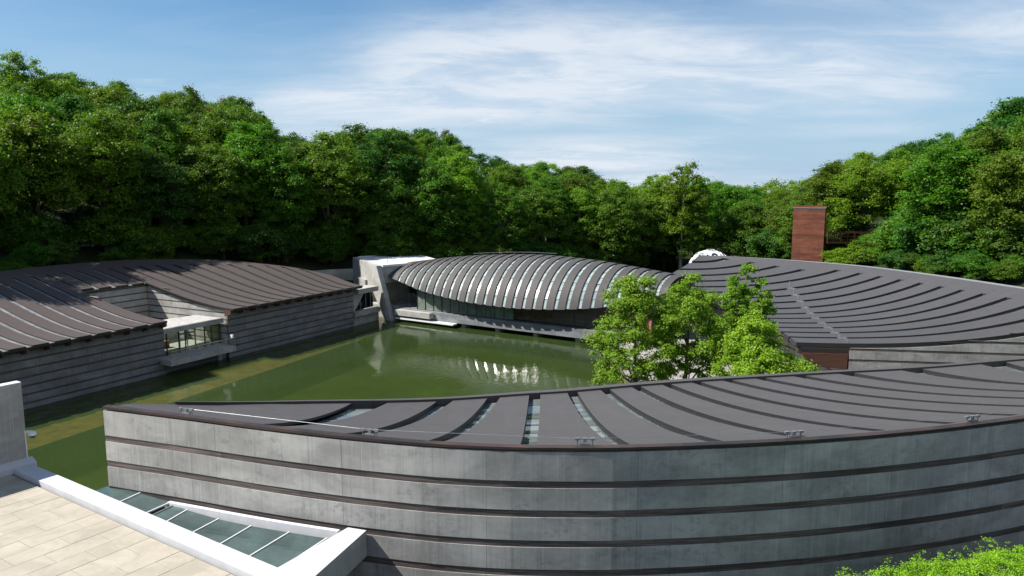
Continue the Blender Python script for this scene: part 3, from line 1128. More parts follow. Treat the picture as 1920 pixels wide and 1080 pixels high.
def Rp(d, q, z):
    p = RO + RD * d + RQ * q
    return (p[0], p[1], z)


rp_ = thing("gallery_building", "broad pavilion with fan of dark raised roof strips on the right side of the pond", "building", Rp(8, 10, 0))
rB = pchip([-1, 3.5, 7.4, 14.5, 21, 27.4, 32.5, 37.2, 40.0], [28.5, 25.2, 22.8, 19.9, 16.75, 12.66, 6.9, 0.2, -5.1])
rE = pchip([-1, 5, 12.8, 22, 30.5, 40.0], [0, -0.3, -1.9, -5.4, -10.2, -5.2])
rEz = pchip([-1, 8, 14, 22, 30.5, 36, 40.0], [5.6, 5.55, 5.6, 6.2, 7.3, 8.5, 9.95])


def right_g(w):
    return 0.02 * w + 0.98 * w ** 2.7


def right_roof(q, w):
    d = rE(q) + (rB(q) - rE(q)) * w
    z = rEz(q) + (10.0 - rEz(q)) * right_g(w)
    return Rp(d, q, z)


RPQ = 2.55
rqs = [-0.5 + RPQ * k for k in range(16)]
RG = 0.62
RT = 0.92
GD = 4.6                                # gutter line, metres inland of the eave corner


def rw_of(q, d):
    return (d - rE(q)) / (rB(q) - rE(q))


rqs = [x for x in rqs if x < 39.2] + [39.9]
for i in range(len(rqs) - 1):
    q0 = rqs[i] + (RG / 2 if i else 0)
    q1 = rqs[i + 1] - (RG / 2 if i < len(rqs) - 2 else 0)
    wt = RT if i < 12 else 0.86
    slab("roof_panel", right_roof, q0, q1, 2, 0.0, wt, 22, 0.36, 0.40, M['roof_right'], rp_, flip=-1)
    if i:
        slab("skylight", right_roof, rqs[i] - RG / 2 - 0.02, rqs[i] + RG / 2 + 0.02, 1, 0.003, wt, 22, 0.04, 0.05, M['glass_dark'], rp_, flip=-1)
for i in range(8):
    q0 = rqs[0] + (39.9 - rqs[0]) * i / 8
    q1 = rqs[0] + (39.9 - rqs[0]) * (i + 1) / 8
    slab("roof_ridge", right_roof, q0, q1 - 0.012, 4, RT if q1 < rqs[12] + 0.1 else 0.86, 1.0, 3, 0.355, 0.40, M['roof_right'], rp_, flip=-1)
slab("roof_deck", right_roof, rqs[0] + 0.05, 39.8, 24, 0.01, 0.99, 12, -0.04, 0.2, M['dark_metal'], rp_, flip=-1)
slab("roof_coping", right_roof, rqs[0], 39.9, 24, 0.992, 1.003, 1, 0.40, 0.08, M['grey_metal'], rp_, flip=-1)
# gutter pieces stepping across the strips
for i in range(11):
    qa = rqs[i]
    if i:
        w0 = rw_of(qa, GD)
        b = slab("gutter", right_roof, qa - RG / 2 - 0.05, qa + RG / 2 + 0.05, 1, w0 - 0.012, w0 + 0.016, 1, 0.37, 0.30, M['gutter'], rp_, flip=-1)
    q2 = rqs[i + 1]
    w0, w1 = rw_of(qa, GD), rw_of(q2, GD)
    mb = MB()
    p0, p1 = Vector(right_roof(qa + RG / 2, w0)), Vector(right_roof(q2 - RG / 2, w1))
    up = Vector((0, 0, 0.39))
    mb.bar(p0 + up, p1 + up, 0.12, 0.06)
    mb.build("gutter", M['gutter'], rp_)


def right_near(s):      # banded wall under the near edge of the roof
    p = RO + RD * (4.6 + s) + RQ * (-0.57)
    return (p[0], p[1], -RQ[0], -RQ[1])


RB_BANDS = [(0.35 + 1.0 * k, 0.58 + 1.0 * k) for k in range(11)]
banded_wall(rp_, right_near, 24.5, -0.5, 10.3, RB_BANDS, 4.9, 4.2, ztop=lambda s: right_roof(0, rw_of(0, 4.6 + s))[2] - 0.06)


def right_eave_wall(s):
    d = 4.4 + min(0, rE(s) * 0.9)
    p = RO + RD * d + RQ * s
    e = 0.05
    d2 = 4.4 + min(0, rE(s + e) * 0.9)
    p2 = RO + RD * d2 + RQ * (s + e)
    tx, ty = p2 - p
    L = math.hypot(tx, ty)
    return (p[0], p[1], -ty / L, tx / L)


banded_wall(rp_, right_eave_wall, 29.8, -0.5, 5.3, RB_BANDS, 4.9, 4.9, s_from=0.2, wood_mat='wood_red', nseg=5)
for i in range(12):
    qa = rqs[i] + 0.15
    e, ez = rE(qa), rEz(qa)
    b = MB()
    b.hexa([Rp(e + 0.55, qa - 0.14, ez - 0.62), Rp(e + 0.55, qa + 0.14, ez - 0.62), Rp(e + 4.6, qa + 0.14, ez - 1.15), Rp(e + 4.6, qa - 0.14, ez - 1.15)],
           [Rp(e + 0.45, qa - 0.14, ez - 0.06), Rp(e + 0.45, qa + 0.14, ez - 0.06), Rp(e + 4.6, qa + 0.14, ez - 0.07), Rp(e + 4.6, qa - 0.14, ez - 0.07)])
    b.build("beam", M['wood_red'], rp_)
# pale end post and cedar box at the corner
b = MB()
b.hexa([Rp(0.9, -0.55, 3.85), Rp(4.45, -0.55, 3.6), Rp(4.45, -0.2, 3.6), Rp(0.9, -0.2, 3.85)], [Rp(0.5, -0.55, 5.0), Rp(4.45, -0.55, 5.0), Rp(4.45, -0.2, 5.0), Rp(0.5, -0.2, 5.0)])
b.build("corner_beam", M['wood_red'], rp_)
MB().hexa([Rp(0.25, -0.5, 5.12), Rp(4.45, -0.5, 5.12), Rp(4.45, 0.4, 5.12), Rp(0.25, 0.4, 5.12)], [Rp(0.1, -0.5, 5.45), Rp(4.45, -0.5, 5.45), Rp(4.45, 0.4, 5.5), Rp(0.1, 0.4, 5.5)]).build("fascia", M['dark_metal'], rp_)
adopt(rp_)

# courtyard beside it
cy_pts = [(11.8, 42), (34, 42), (31, 68), (28.5, 98), (12.4, 97)]
mb = MB().hexa([(x, y, -3.2) for x, y in cy_pts], [(x, y, 1.1) for x, y in cy_pts])
tag(mb.build("courtyard", M['paving']), "pale paved courtyard under the leafy trees", kind='structure')
rg = thing("courtyard_railing", "thin steel cable railing along the pond edge of the courtyard", "railing", (12.1, 60, 1.1))
for i in range(9):
    MB().bar((12.1, 52 + i * 4.2, 1.1), (12.1, 52 + i * 4.2, 2.2), 0.09, 0.09).build("post", M['steel'], rg)
for z in (1.5, 1.85, 2.2):
    MB().bar((12.1, 52, z), (12.1, 85.6, z), 0.04, 0.04).build("cable", M['steel'], rg)
adopt(rg)

# ------------------------------------------------------------------ foreground gallery
ng = thing("gallery_building", "nearest gallery with curved banded concrete wall and broad grey metal roof", "building", (0, 22, 6))
nearY = pchip([-13.82, -10.8, -7.17, -4.31, -1.68, 0.5, 2.3, 4.42, 8.44, 11.96, 16.37, 21, 27], [24.42, 23.38, 22.08, 21.22, 20.64, 20.42, 20.39, 20.52, 21.03, 21.78, 23.12, 25.0, 28.2])
_fx = [-13.82, -9.9, -7.5, -4.9, -2.4, 0, 2.89, 6.02, 9.13, 12.54, 17.44, 21.58, 29.5, 40]
farY = pchip(_fx, [24.42, 28.4, 30.2, 31.9, 33.4, 34.5, 35.4, 36.45, 37.3, 38.05, 39.05, 39.85, 42.1, 45])
farZ = pchip([-13.82, -9.9, -7.5, -4.9, -2.4, 0, 4, 40], [12.6, 11.42, 10.95, 10.5, 10.18, 10.05, 10.0, 10.0])
nearX = pchip([0, 0.6, 1, 2, 3, 4, 5, 6, 7, 8, 9, 10, 11, 12, 13, 14, 15, 16, 17], [-13.8, -10.0, -7.84, -5.05, -2.35, 0.45, 3.25, 6.10, 8.85, 11.55, 14.2, 16.85, 19.3, 21.5, 23.4, 25.0, 26.2, 27, 27.6])
farX = pchip([0, 0.6, 1, 2, 3, 4, 5, 6, 7, 8, 9, 10, 11, 12, 13, 14, 15, 16, 17], [-13.8, -8.6, -5.9, -2.96, -0.8, 1.1, 2.9, 4.5, 6.05, 7.6, 9.15, 10.8, 12.6, 14.8, 17.5, 21.5, 27, 34, 42])


def near_g(w):
    return 0.36 * w + 0.64 * (1 - (1 - w) ** 2)


def near_roof(t, w):
    xa, xb = nearX(t), farX(t)
    ya, yb = nearY(xa), farY(xb)
    zb = farZ(xb)
    return (xa + (xb - xa) * w, ya + (yb - ya) * w, 12.42 + (zb - 0.1 - 12.42) * near_g(w))


def hg(u):      # half of the skylight width, in panels
    return 0.5 * (0.165 + 0.125 * u)


W0, W1 = 0.035, 0.965
T_MAX = 17.0
for k in range(0, 17):
    t0 = (lambda u, k=k: k + (hg(u) if k else 0.05))
    t1 = (lambda u, k=k: k + 1 - hg(u))
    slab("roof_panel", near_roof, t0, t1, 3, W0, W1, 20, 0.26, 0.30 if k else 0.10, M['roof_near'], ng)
    if k:
        sk = slab("skylight", near_roof, lambda u, k=k: k - hg(u) - 0.005, lambda u, k=k: k + hg(u) + 0.005, 1, W0, W1, 20, -0.02, 0.03, M['dark_metal'], ng)
        for j in range(26):
            wa, wb = W0 + (W1 - W0) * j / 26, W0 + (W1 - W0) * (j + 1) / 26
            e = random.uniform(-0.015, 0.015)
            slab("glass_pane", near_roof, lambda u, k=k: k - hg(u) - 0.005, lambda u, k=k: k + hg(u) + 0.005, 1, wa, wb - 0.002, 1, 0.015 + e, 0.02, M['glass_dark'], sk, lift2=0.04 - e)
slab("roof_deck", near_roof, 0.6, T_MAX, 30, 0.02, 0.98, 12, -0.05, 0.2, M['dark_metal'], ng)
for k in range(0, 17):
    slab("roof_border", near_roof, k if k else 0.05, k + 0.997, 5, 0.012, W0, 1, 0.262, 0.11, M['roof_near'], ng)
    slab("far_curb", near_roof, k if k else 0.62, k + 0.997, 5, W1, 1.0, 1, 0.36, 0.62, M['roof_near'], ng)
    if k == 0:
        slab("far_curb", near_roof, 0.18, 0.618, 3, W1, 1.0, 1, 0.36, 0.18, M['roof_near'], ng)


def near_path(x):
    e = 0.02
    y0, y1 = nearY(x - e), nearY(x + e)
    tx, ty = 2 * e, y1 - y0
    L = math.hypot(tx, ty)
    return (x, nearY(x), ty / L, -tx / L)


NB = [(11.44, 11.65), (10.555, 10.775), (9.645, 9.857), (8.75, 8.965), (7.86, 8.07), (6.96, 7.18)]
banded_wall(ng, near_path, 37.5, 6.0, 12.52, NB, 4.35, 4.9, s_from=-13.8, thick=0.35, recess=0.022, nseg=6, gap=0.008)
for i in range(10):
    x0 = -13.82 + 37.5 * i / 10
    wall_piece("fascia", near_path, x0, x0 + 3.747, 12.575, 12.655, 0.25, M['copper_edge'], ng, 5, 0.012)


def far_path(x):
    e = 0.02
    y0, y1 = farY(x - e), farY(x + e)
    tx, ty = 2 * e, y1 - y0
    L = math.hypot(tx, ty)
    return (x, farY(x) - 0.4, -ty / L, tx / L)


for i in range(8):
    x0 = -12.9 + 5.2 * i
    wall_piece("pond_wall", far_path, x0, x0 + 5.19, -0.8, 9.85, 0.35, M['concrete'], ng, 6, ztop=lambda s: farZ(s) - 0.1)
adopt(ng)

# safety line along the near edge of that roof
sl = thing("roof_safety_line", "thin steel safety cable on anchor brackets along the nearest roof edge", "safety line", (0, 21, 12.8))
anch = []
for x in (-10.65, -4.25, 2.1, 8.35, 14.55, 20.5):
    y = nearY(x) + 0.32
    anch.append((x, y, 12.70))
for x, y, z in anch:
    px, py_, nx, ny = near_path(x)
    rz = math.atan2(nx, -ny)
    br = MB()
    br.box((x, y, z - 0.03), (0.30, 0.12, 0.05), rz)
    br.box((x, y, z + 0.06), (0.10, 0.07, 0.14), rz)
    ca, sa = math.cos(rz), math.sin(rz)
    for s in (-1, 1):
        br.box((x + s * 0.22 * ca, y + s * 0.22 * sa, z + 0.10), (0.12, 0.07, 0.07), rz)
        br.box((x + s * 0.22 * ca, y + s * 0.22 * sa, z + 0.0), (0.03, 0.03, 0.2), rz)
    br.bar((x - 0.3 * ca, y - 0.3 * sa, z + 0.11), (x + 0.3 * ca, y + 0.3 * sa, z + 0.11), 0.035, 0.035)
    br.build("anchor_bracket", M['grey_metal'], sl)
for i in range(len(anch) - 1):
    pts = []
    for j in range(9):
        x = anch[i][0] + (anch[i + 1][0] - anch[i][0]) * j / 8
        pts.append((x, anch[i][1] + (anch[i + 1][1] - anch[i][1]) * j / 8, 12.81))
    MB().tube(pts, [0.006] * 9, 6).build("cable", M['steel'], sl)
adopt(sl)

# ------------------------------------------------------------------ terrace bottom left
TP = np.array((0.834, -0.552)) / math.hypot(0.834, 0.552)      # along the parapet towards the camera
TR = np.array((TP[1], -TP[0]))                                   # into the terrace
TO = np.array((-16.42, 24.91))                                  # inner foot of the parapet, far end


def Tp(p, r, z):
    q = TO + TP * p + TR * r
    return (q[0], q[1], z)


def tbox(mb, p0, p1, r0, r1, z0, z1):
    return mb.hexa([Tp(p0, r0, z0), Tp(p0, r1, z0), Tp(p1, r1, z0), Tp(p1, r0, z0)][::-1], [Tp(p0, r0, z1), Tp(p0, r1, z1), Tp(p1, r1, z1), Tp(p1, r0, z1)][::-1])


ter = tbox(MB(), -2.36, 17, 0.03, 17, 6.0, 9.60).build("terrace", M['grout'])
tag(ter, "sunlit roof terrace of tan stone tiles in the near left corner", kind='structure')
TW, TL = 0.76, 1.52
proto = None
for i in range(-3, 17):
    off = (i % 2) * TL / 2
    for j in range(0, 8):
        p0, r0 = i * TW, 0.10 + j * TL - off
        r1 = r0 + TL
        r0 = max(r0, 0.10)
        p, y = Tp(p0, r0, 0)[:2]
        # skip what no frame shows
        if p < -20.5 or y < 13.5 or r1 - r0 < 0.1:
            continue
        zt = 9.64 + random.uniform(-0.004, 0.004)
        tbox(MB(), p0 + 0.007, p0 + TW - 0.007, r0 + 0.006, r1 - 0.006, 9.601, zt).build("tile", M['tile'], ter)

pw = thing("parapet_wall", "bright white concrete parapet running between the tiled terrace and the glass rooflight", "parapet", Tp(6, 0, 9.6))
for i in range(4):
    p0 = -2.06 + i * 3.70
    tbox(MB(), p0 + 0.004, p0 + 3.696, -0.62, 0.0, 7.5, 9.80).build("coping", M['concrete_cap'], pw)
adopt(pw)

rbm = thing("concrete_beam", "pale concrete edge beam from the parapet to the curved gallery wall", "beam", (-5, 20, 9.4))
b = MB()
lo = [(-6.36, 18.90), (-5.35, 18.05), (-4.36, 21.17), (-4.95, 21.36)]
b.hexa([(x, y, 9.0) for x, y in lo], [(x, y, 9.795) for x, y in lo])
o_ = b.build("beam_body", M['concrete_pale'], rbm)
b = MB().hexa([(x, y, 9.797) for x, y in lo], [(x, y, 9.81) for x, y in lo]).build("coping", M['concrete_cap'], rbm)
adopt(rbm)
# glazed wall below that beam
gw = thing("glass_screen", "strip of dark glazing under the concrete edge beam", "glazing", (-4.9, 20, 8))
b = MB()
b.bar((-5.45, 18.3, 7.5), (-4.62, 20.9, 7.5), 0.03, 2.98)
b.build("glass_pane", M['glass_wall'], gw)
for s in (0.02, 0.5, 0.96):
    MB().bar((-5.45 + 0.83 * s, 18.3 + 2.6 * s, 6.0), (-5.45 + 0.83 * s, 18.3 + 2.6 * s, 8.98), 0.10, 0.10).build("mullion", M['grey_metal'], gw)
adopt(gw)

# rooflight between parapet and gallery wall
rl_ = thing("glass_rooflight", "sloping green glass rooflight beside the white parapet", "rooflight", Tp(6, -1, 9.6))


def wall_curb(x):          # inner edge by the gallery wall
    px, py_, nx, ny = near_path(x)
    return (px + nx * 0.55, py_ + ny * 0.55)


wall_side = [(-13.94, 24.55), (-12.5, 23.95), (-11.12, 23.22), (-10.98, 23.12), (-10.41, 22.75), (-9.14, 22.09), (-7.96, 21.61), (-6.67, 21.19), (-5.45, 20.81)]
par_side = [(-14.3, 24.33), (-12.89, 23.40), (-11.62, 22.56), (-11.45, 22.45), (-10.77, 22.01), (-9.65, 21.28), (-8.54, 20.53), (-7.44, 19.80), (-6.36, 19.11)]
for i in range(8):
    if i == 2:
        continue
    a0, a1, c0, c1 = wall_side[i], wall_side[i + 1], par_side[i], par_side[i + 1]
    lift = 0.05 if i < 2 else 0.0
    low = [(c0[0], c0[1], 9.62 + lift), (c1[0], c1[1], 9.62 + lift), (a1[0], a1[1], 9.70 + lift), (a0[0], a0[1], 9.70 + lift)]
    MB().hexa(low, [(x, y, z + 0.03) for x, y, z in low]).build("glass_pane", M['glass_terrace'], rl_)
for i in range(1, 9):
    a, c = wall_side[i], par_side[i]
    lift = 0.06 if i < 3 else 0.0
    MB().bar((c[0], c[1], 9.66 + lift), (a[0], a[1], 9.74 + lift), 0.036, 0.04).build("glazing_bar", M['white_metal'] if i != 3 else M['grey_metal'], rl_)
def curb_path(x):
    px, py_, nx, ny = near_path(x)
    return (px + nx * 0.30, py_ + ny * 0.30, nx, ny)
wall_piece("curb", curb_path, -11.1, -5.1, 9.40, 9.82, 0.13, M['white_metal'], rl_, 8, 0.07)
fl = [Tp(2, -0.66, 6.6), Tp(12, -0.66, 6.6), (-4.6, 21.4, 6.6), (-13.4, 24.3, 6.6)]
mesh_obj("shaft_floor", fl, [(0, 1, 2, 3)], M['interior'], rl_)
adopt(rl_)

# concrete block at the left frame edge, with ledge and dome camera
bw = thing("concrete_wall", "grey concrete end wall at the far corner of the tiled terrace", "wall", Tp(0, 0, 9.6))
wd = TR
q0 = np.array((-18.06, 26.75))
wn_ = np.array((TP[0], TP[1]))
def Wq(s, o, z):
    q = q0 + wd * s - wn_ * o
    return (q[0], q[1], z)
for s0, s1 in ((0.0, 2.2), (2.212, 7.0)):
    MB().hexa([Wq(s0, 0, 7.0), Wq(s1, 0, 7.0), Wq(s1, 0.35, 7.0), Wq(s0, 0.35, 7.0)], [Wq(s0, 0, 12.85), Wq(s1, 0, 12.85), Wq(s1, 0.35, 12.85), Wq(s0, 0.35, 12.85)]).build("concrete_panel", M['concrete'], bw)
MB().hexa([Wq(-0.15, -0.32, 9.62), Wq(7, -0.32, 9.62), Wq(7, -0.003, 9.62), Wq(-0.15, -0.003, 9.62)], [Wq(-0.15, -0.32, 9.85), Wq(7, -0.32, 9.85), Wq(7, -0.003, 10.0), Wq(-0.15, -0.003, 10.0)]).build("base_curb", M['concrete_cap'], bw)
MB().hexa([Wq(0.0, 0, 12.852), Wq(7, 0, 12.852), Wq(7, 0.35, 12.852), Wq(0.0, 0.35, 12.852)], [Wq(0.0, 0, 12.88), Wq(7, 0, 12.88), Wq(7, 0.35, 12.88), Wq(0.0, 0.35, 12.88)]).build("coping", M['white_metal'], bw)
adopt(bw)
sc_ = thing("security_camera", "white dome security camera on a bracket and conduit at the corner of the concrete wall", "camera", Wq(-0.1, -0.1, 10.9))
b = MB()
cpos = Vector(Wq(-0.16, -0.16, 10.86))
b.tube([cpos + Vector((0, 0, z)) for z in (-0.02, 0.05, 0.10, 0.13)], [0.135, 0.14, 0.12, 0.05], 16)
b.build("housing", M['white_metal'], sc_, smooth=False)
b = MB()
b.tube([cpos + Vector((0, 0, -z)) for z in (0.02, 0.06, 0.10, 0.125)], [0.12, 0.11, 0.075, 0.02], 16)
b.build("dome", M['dark_metal'], sc_, smooth=True)
b = MB()
b.bar(Wq(-0.02, -0.005, 10.98), cpos + Vector((0, 0, 0.12)), 0.07, 0.07)
b.build("bracket", M['white_metal'], sc_)
MB().tube([Wq(0.03, -0.03, 9.98), Wq(0.03, -0.03, 11.05)], [0.025, 0.025], 8).build("conduit", M['white_metal'], sc_)
adopt(sc_)

# ------------------------------------------------------------------ rusty tower and footbridge
tw = thing("lift_tower", "tall rust red steel lift tower rising behind the right pavilion roof", "tower", (46.2, 116, 5))
tx_ = np.array((0.90, -0.436)) / math.hypot(0.90, 0.436)
ty_ = np.array((0.436, 0.90)) / math.hypot(0.436, 0.90)
T0 = np.array((43.6, 116.2))
def Wt(x, y, z):
    q = T0 + tx_ * x + ty_ * y
    return (q[0], q[1], z)
def tbx(mb, x0, x1, y0, y1, z0, z1):
    return mb.hexa([Wt(x0, y0, z0), Wt(x1, y0, z0), Wt(x1, y1, z0), Wt(x0, y1, z0)], [Wt(x0, y0, z1), Wt(x1, y0, z1), Wt(x1, y1, z1), Wt(x0, y1, z1)])
TWID, TDEP = 4.55, 4.3
z = 4.0
while z < 16.6:
    tbx(MB(), 0.0, TWID, 0.0, 0.12, z, z + 0.715).build("cladding_panel", M['corten'], tw)
    z += 0.73
tbx(MB(), 0.05, TWID - 0.05, 0.122, TDEP, 4.0, 16.68).build("shaft", M['corten'], tw)
tbx(MB(), TWID - 0.045, TWID - 0.002, 0.3, TDEP - 0.3, 11.4, 14.0).build("doorway", M['dark_metal'], tw)
tbx(MB(), -0.05, TWID + 0.05, -0.05, TDEP, 16.69, 16.85).build("coping", M['grey_metal'], tw)
adopt(tw)
fb = thing("footbridge", "rust coloured truss footbridge from the lift tower into the trees", "bridge", (52, 114, 11))
B0, B1 = Vector(Wt(TWID + 0.0, 1.0, 11.45)), Vector((63.5, 117.0, 11.30))
dv = (B1 - B0)
sd_ = Vector((-dv.y, dv.x, 0)).normalized()
MB().bar(B0, B1, 1.9, 0.18).build("deck", M['corten'], fb)
for s in (-0.95, 0.95):
    for h, w_ in ((1.55, 0.18), (0.06, 0.2), (0.95, 0.06), (0.45, 0.05)):
        MB().bar(B0 + sd_ * s + Vector((0, 0, h)), B1 + sd_ * s + Vector((0, 0, h)), 0.08, w_).build("rail", M['corten'], fb)
    for i in range(8):
        q = B0 + dv * (i / 7) + sd_ * s
        MB().bar(q, q + Vector((0, 0, 1.5)), 0.11, 0.11).build("post", M['corten'], fb)
adopt(fb)

# ------------------------------------------------------------------ white geodesic dome
dm = thing("geodesic_dome", "white dome with round porthole windows peeping over the right pavilion roof", "dome", (33.2, 130, 4))
DC, DR = Vector((34.6, 130.0, 5.35)), 3.75
seg, rgs = 48, 24
verts, faces = [], []
for j in range(rgs + 1):
    th = math.pi * 0.72 * j / rgs
    for i in range(seg):
        ph = 2 * math.pi * i / seg
        verts.append(DC + Vector((math.sin(th) * math.cos(ph), math.sin(th) * math.sin(ph), math.cos(th))) * DR)
for j in range(rgs):
    for i in range(seg):
        faces.append((j * seg + i, (j + 1) * seg + i, (j + 1) * seg + (i + 1) % seg, j * seg + (i + 1) % seg))
mesh_obj("shell", verts, faces, M['white_metal'], dm, smooth=True)
holes = [(8, 265, 0.62)] + [(38, 215 + 60 * k, 0.62) for k in range(6)] + [(64, 245 + 45 * k, 0.62) for k in range(8)] + [(38, 245 + 60 * k, 0.2) for k in range(6)]
for th, ph, hr in holes:
    th, ph = R(th), R(ph)
    nrm = Vector((math.sin(th) * math.cos(ph), math.sin(th) * math.sin(ph), math.cos(th)))
    a = nrm.cross(Vector((0.2, 0.1, 0.97))).normalized()
    b_ = nrm.cross(a)
    c = DC + nrm * (DR * math.cos(hr / DR) + 0.03)
    ring = lambda r, o: [c + nrm * o + (a * math.cos(k * math.pi / 10) + b_ * math.sin(k * math.pi / 10)) * r for k in range(20)]
    rim = MB()
    r0, r1, r2, r3 = ring(hr * 1.12, -0.08), ring(hr * 1.12, 0.06), ring(hr * 0.9, 0.06), ring(hr * 0.9, -0.02)
    rim.add(r0 + r1 + r2 + r3, [(m * 20 + k, m * 20 + (k + 1) % 20, (m + 1) * 20 + (k + 1) % 20, (m + 1) * 20 + k) for m in range(3) for k in range(20)])
    rm = rim.build("window_rim", M['white_metal'], dm)
    mesh_obj("glass_pane", ring(hr * 0.9, 0.015), [tuple(range(20))], M['glass_wall'] if hr > 0.3 else M['dark_metal'], rm)
adopt(dm)

# pale box at the wood edge
ub = thing("utility_box", "small grey utility box with white lid at the dark wood edge above the far gallery", "box", (-61.5, 106.5, 9.5))
zb_ = ground_z(-61.5, 106.5)
ub.location.z = zb_
MB().box((-61.5, 106.5, zb_ + 0.75), (1.9, 1.2, 1.5), R(-30)).build("cabinet", M['concrete_cap'], ub)
MB().box((-61.5, 106.5, zb_ + 1.58), (2.1, 1.4, 0.14), R(-30)).build("lid", M['white_metal'], ub)
MB().box((-61.5 + 0.0, 106.5, zb_ + 0.05), (2.3, 1.6, 0.10), R(-30)).build("plinth", M['concrete'], ub)
bpy.context.view_layer.update()
adopt(ub)

# ------------------------------------------------------------------ trees
def leaf_cloud(name, centers, radii, n, size, mat, seed, up=0.45, squash=0.8, inner=0.1, aspect=0.62):
    """many small leaf faces scattered over clumps"""
    g = np.random.default_rng(seed)
    w = radii ** 2
    idx = g.choice(len(centers), n, p=w / w.sum())
    d = g.normal(size=(n, 3))
    d /= np.linalg.norm(d, axis=1, keepdims=True)
    d[:, 2] = np.where(d[:, 2] < -0.35, -d[:, 2], d[:, 2])
    rr = (inner + (1 - inner) * g.random(n) ** 0.6)[:, None]
    stray = g.random(n) < 0.17
    rr[stray] = (1.0 + 0.75 * g.random(int(stray.sum())) ** 1.5)[:, None]
    off = d * rr * radii[idx][:, None]
    off[:, 2] *= squash
    p = centers[idx] + off
    nr = d * 0.55 + g.normal(size=(n, 3)) * 0.45
    nr[:, 2] += up
    nr /= np.linalg.norm(nr, axis=1, keepdims=True)
    tmp = g.normal(size=(n, 3))
    a = np.cross(nr, tmp)
    a /= np.linalg.norm(a, axis=1, keepdims=True)
    b = np.cross(nr, a)
    s = (size * (0.6 + 0.8 * g.random(n)))[:, None]
    droop = nr * s * 0.12
    v = np.empty((n, 4, 3), np.float32)
    v[:, 0] = p - a * s * 0.5 - droop
    v[:, 1] = p - b * s * 0.5 * aspect
    v[:, 2] = p + a * s * 0.5 - droop
    v[:, 3] = p + b * s * 0.5 * aspect
    me = bpy.data.meshes.new(name)
    me.vertices.add(n * 4)
    me.vertices.foreach_set("co", v.ravel())
    me.loops.add(n * 4)
    me.loops.foreach_set("vertex_index", np.arange(n * 4, dtype=np.int32))
    me.polygons.add(n)
    me.polygons.foreach_set("loop_start", np.arange(0, n * 4, 4, dtype=np.int32))
    me.materials.append(mat)
    me.update(calc_edges=True)
    return me


def tree_meshes(kind, seed, H, Rr, base, n_leaf, leaf, mat, n_clump=60, bark='bark', clump=(0.17, 0.30), sparse=0.0, top_pow=1.0):
    g = np.random.default_rng(seed)
    lobes = g.normal(size=(5, 3))
    lobes /= np.linalg.norm(lobes, axis=1, keepdims=True)
    amp = g.uniform(0.1, 0.32, 5) * (1.5 if kind.startswith('court') else 1.15)
    cs, rs = [], []
    hc = (H - base) / 2
    while len(cs) < n_clump:
        d = g.normal(size=3)
        d /= np.linalg.norm(d)
        if d[2] < -0.75:
            continue
        r = (0.42 + 0.58 * g.random() ** 0.55)
        k = 0.86 + sum(a * max(0, d @ l) ** 3 for a, l in zip(amp, lobes)) - (0.16 * g.random())
        rad = Rr * (1.0 - 0.28 * max(0, d[2]) ** 2 * top_pow)
        c = np.array([d[0] * rad * r * k, d[1] * rad * r * k, base + hc + d[2] * hc * r * min(1.06, k)])
        cs.append(c)
        rs.append(Rr * g.uniform(*clump))
    cs, rs = np.array(cs), np.array(rs)
    keep = np.ones(len(cs), bool)
    if sparse:
        keep = g.random(len(cs)) > sparse
    cs, rs = cs[keep], rs[keep]
    cs[:, 2] = np.minimum(cs[:, 2], H - rs * 0.7)
    me = leaf_cloud(kind + "_crown", cs, rs, n_leaf, leaf, mat, seed + 100)
    # trunk and limbs
    mb = MB()
    r0 = H * 0.016 + 0.05
    bend = g.normal(size=2) * 0.02 * H
    tops = []
    pts, rad = [], []
    for i in range(6):
        s = i / 5
        pts.append((bend[0] * s * s, bend[1] * s * s, -0.6 + (H * 0.80 + 0.6) * s))
        rad.append(r0 * (1.25 if i == 0 else 1 - 0.8 * s))
    mb.tube(pts, rad, 7)
    order = g.permutation(len(cs))[:9]
    for i in order:
        c = cs[i]
        zs = min(max(base * 0.8, c[2] - Rr * 0.9), H * 0.7)
        s = (zs + 0.6) / (H * 0.8 + 0.6)
        st = np.array([bend[0] * s * s, bend[1] * s * s, zs])
        m = (st + c) / 2 + np.array([0, 0, -0.06 * Rr]) + g.normal(size=3) * 0.05 * Rr
        rb = r0 * 0.45 * (1 - 0.6 * s)
        mb.tube([st, m, c], [rb, rb * 0.7, rb * 0.3], 5, cap=False)
    tm = bpy.data.meshes.new(kind + "_trunk")
    tm.from_pydata(mb.v, [], mb.f)
    tm.materials.append(M[bark])
    tm.polygons.foreach_set("use_smooth", [True] * len(tm.polygons))
    return me, tm


KINDS = []
specs = [  # H, R, base, leaves, leaf size, clumps, clump radius, sparse
    (20, 6.4, 2.0, 36000, 0.33, 230, (0.08, 0.24), 0.0),
    (22, 5.8, 3.0, 34000, 0.32, 220, (0.08, 0.24), 0.0),
    (18, 6.8, 1.5, 38000, 0.34, 240, (0.08, 0.22), 0.0),
    (21, 5.2, 2.5, 30000, 0.29, 190, (0.08, 0.25), 0.1),
    (19, 6.0, 1.0, 35000, 0.31, 230, (0.08, 0.24), 0.0),
    (23, 5.6, 4.5, 27000, 0.31, 170, (0.08, 0.24), 0.14),
    (17, 5.2, 0.8, 32000, 0.30, 210, (0.09, 0.25), 0.0),
    (20, 4.6, 2.0, 26000, 0.29, 170, (0.09, 0.26), 0.06),
]
for i, (H, Rr, base, nl, ls, nc, cl, sp_) in enumerate(specs):
    KINDS.append((H, Rr, base) + tree_meshes("forest_tree", 40 + i, H, Rr, base, nl, ls, M['leaf_mid'], nc, 'bark', cl, sp_))
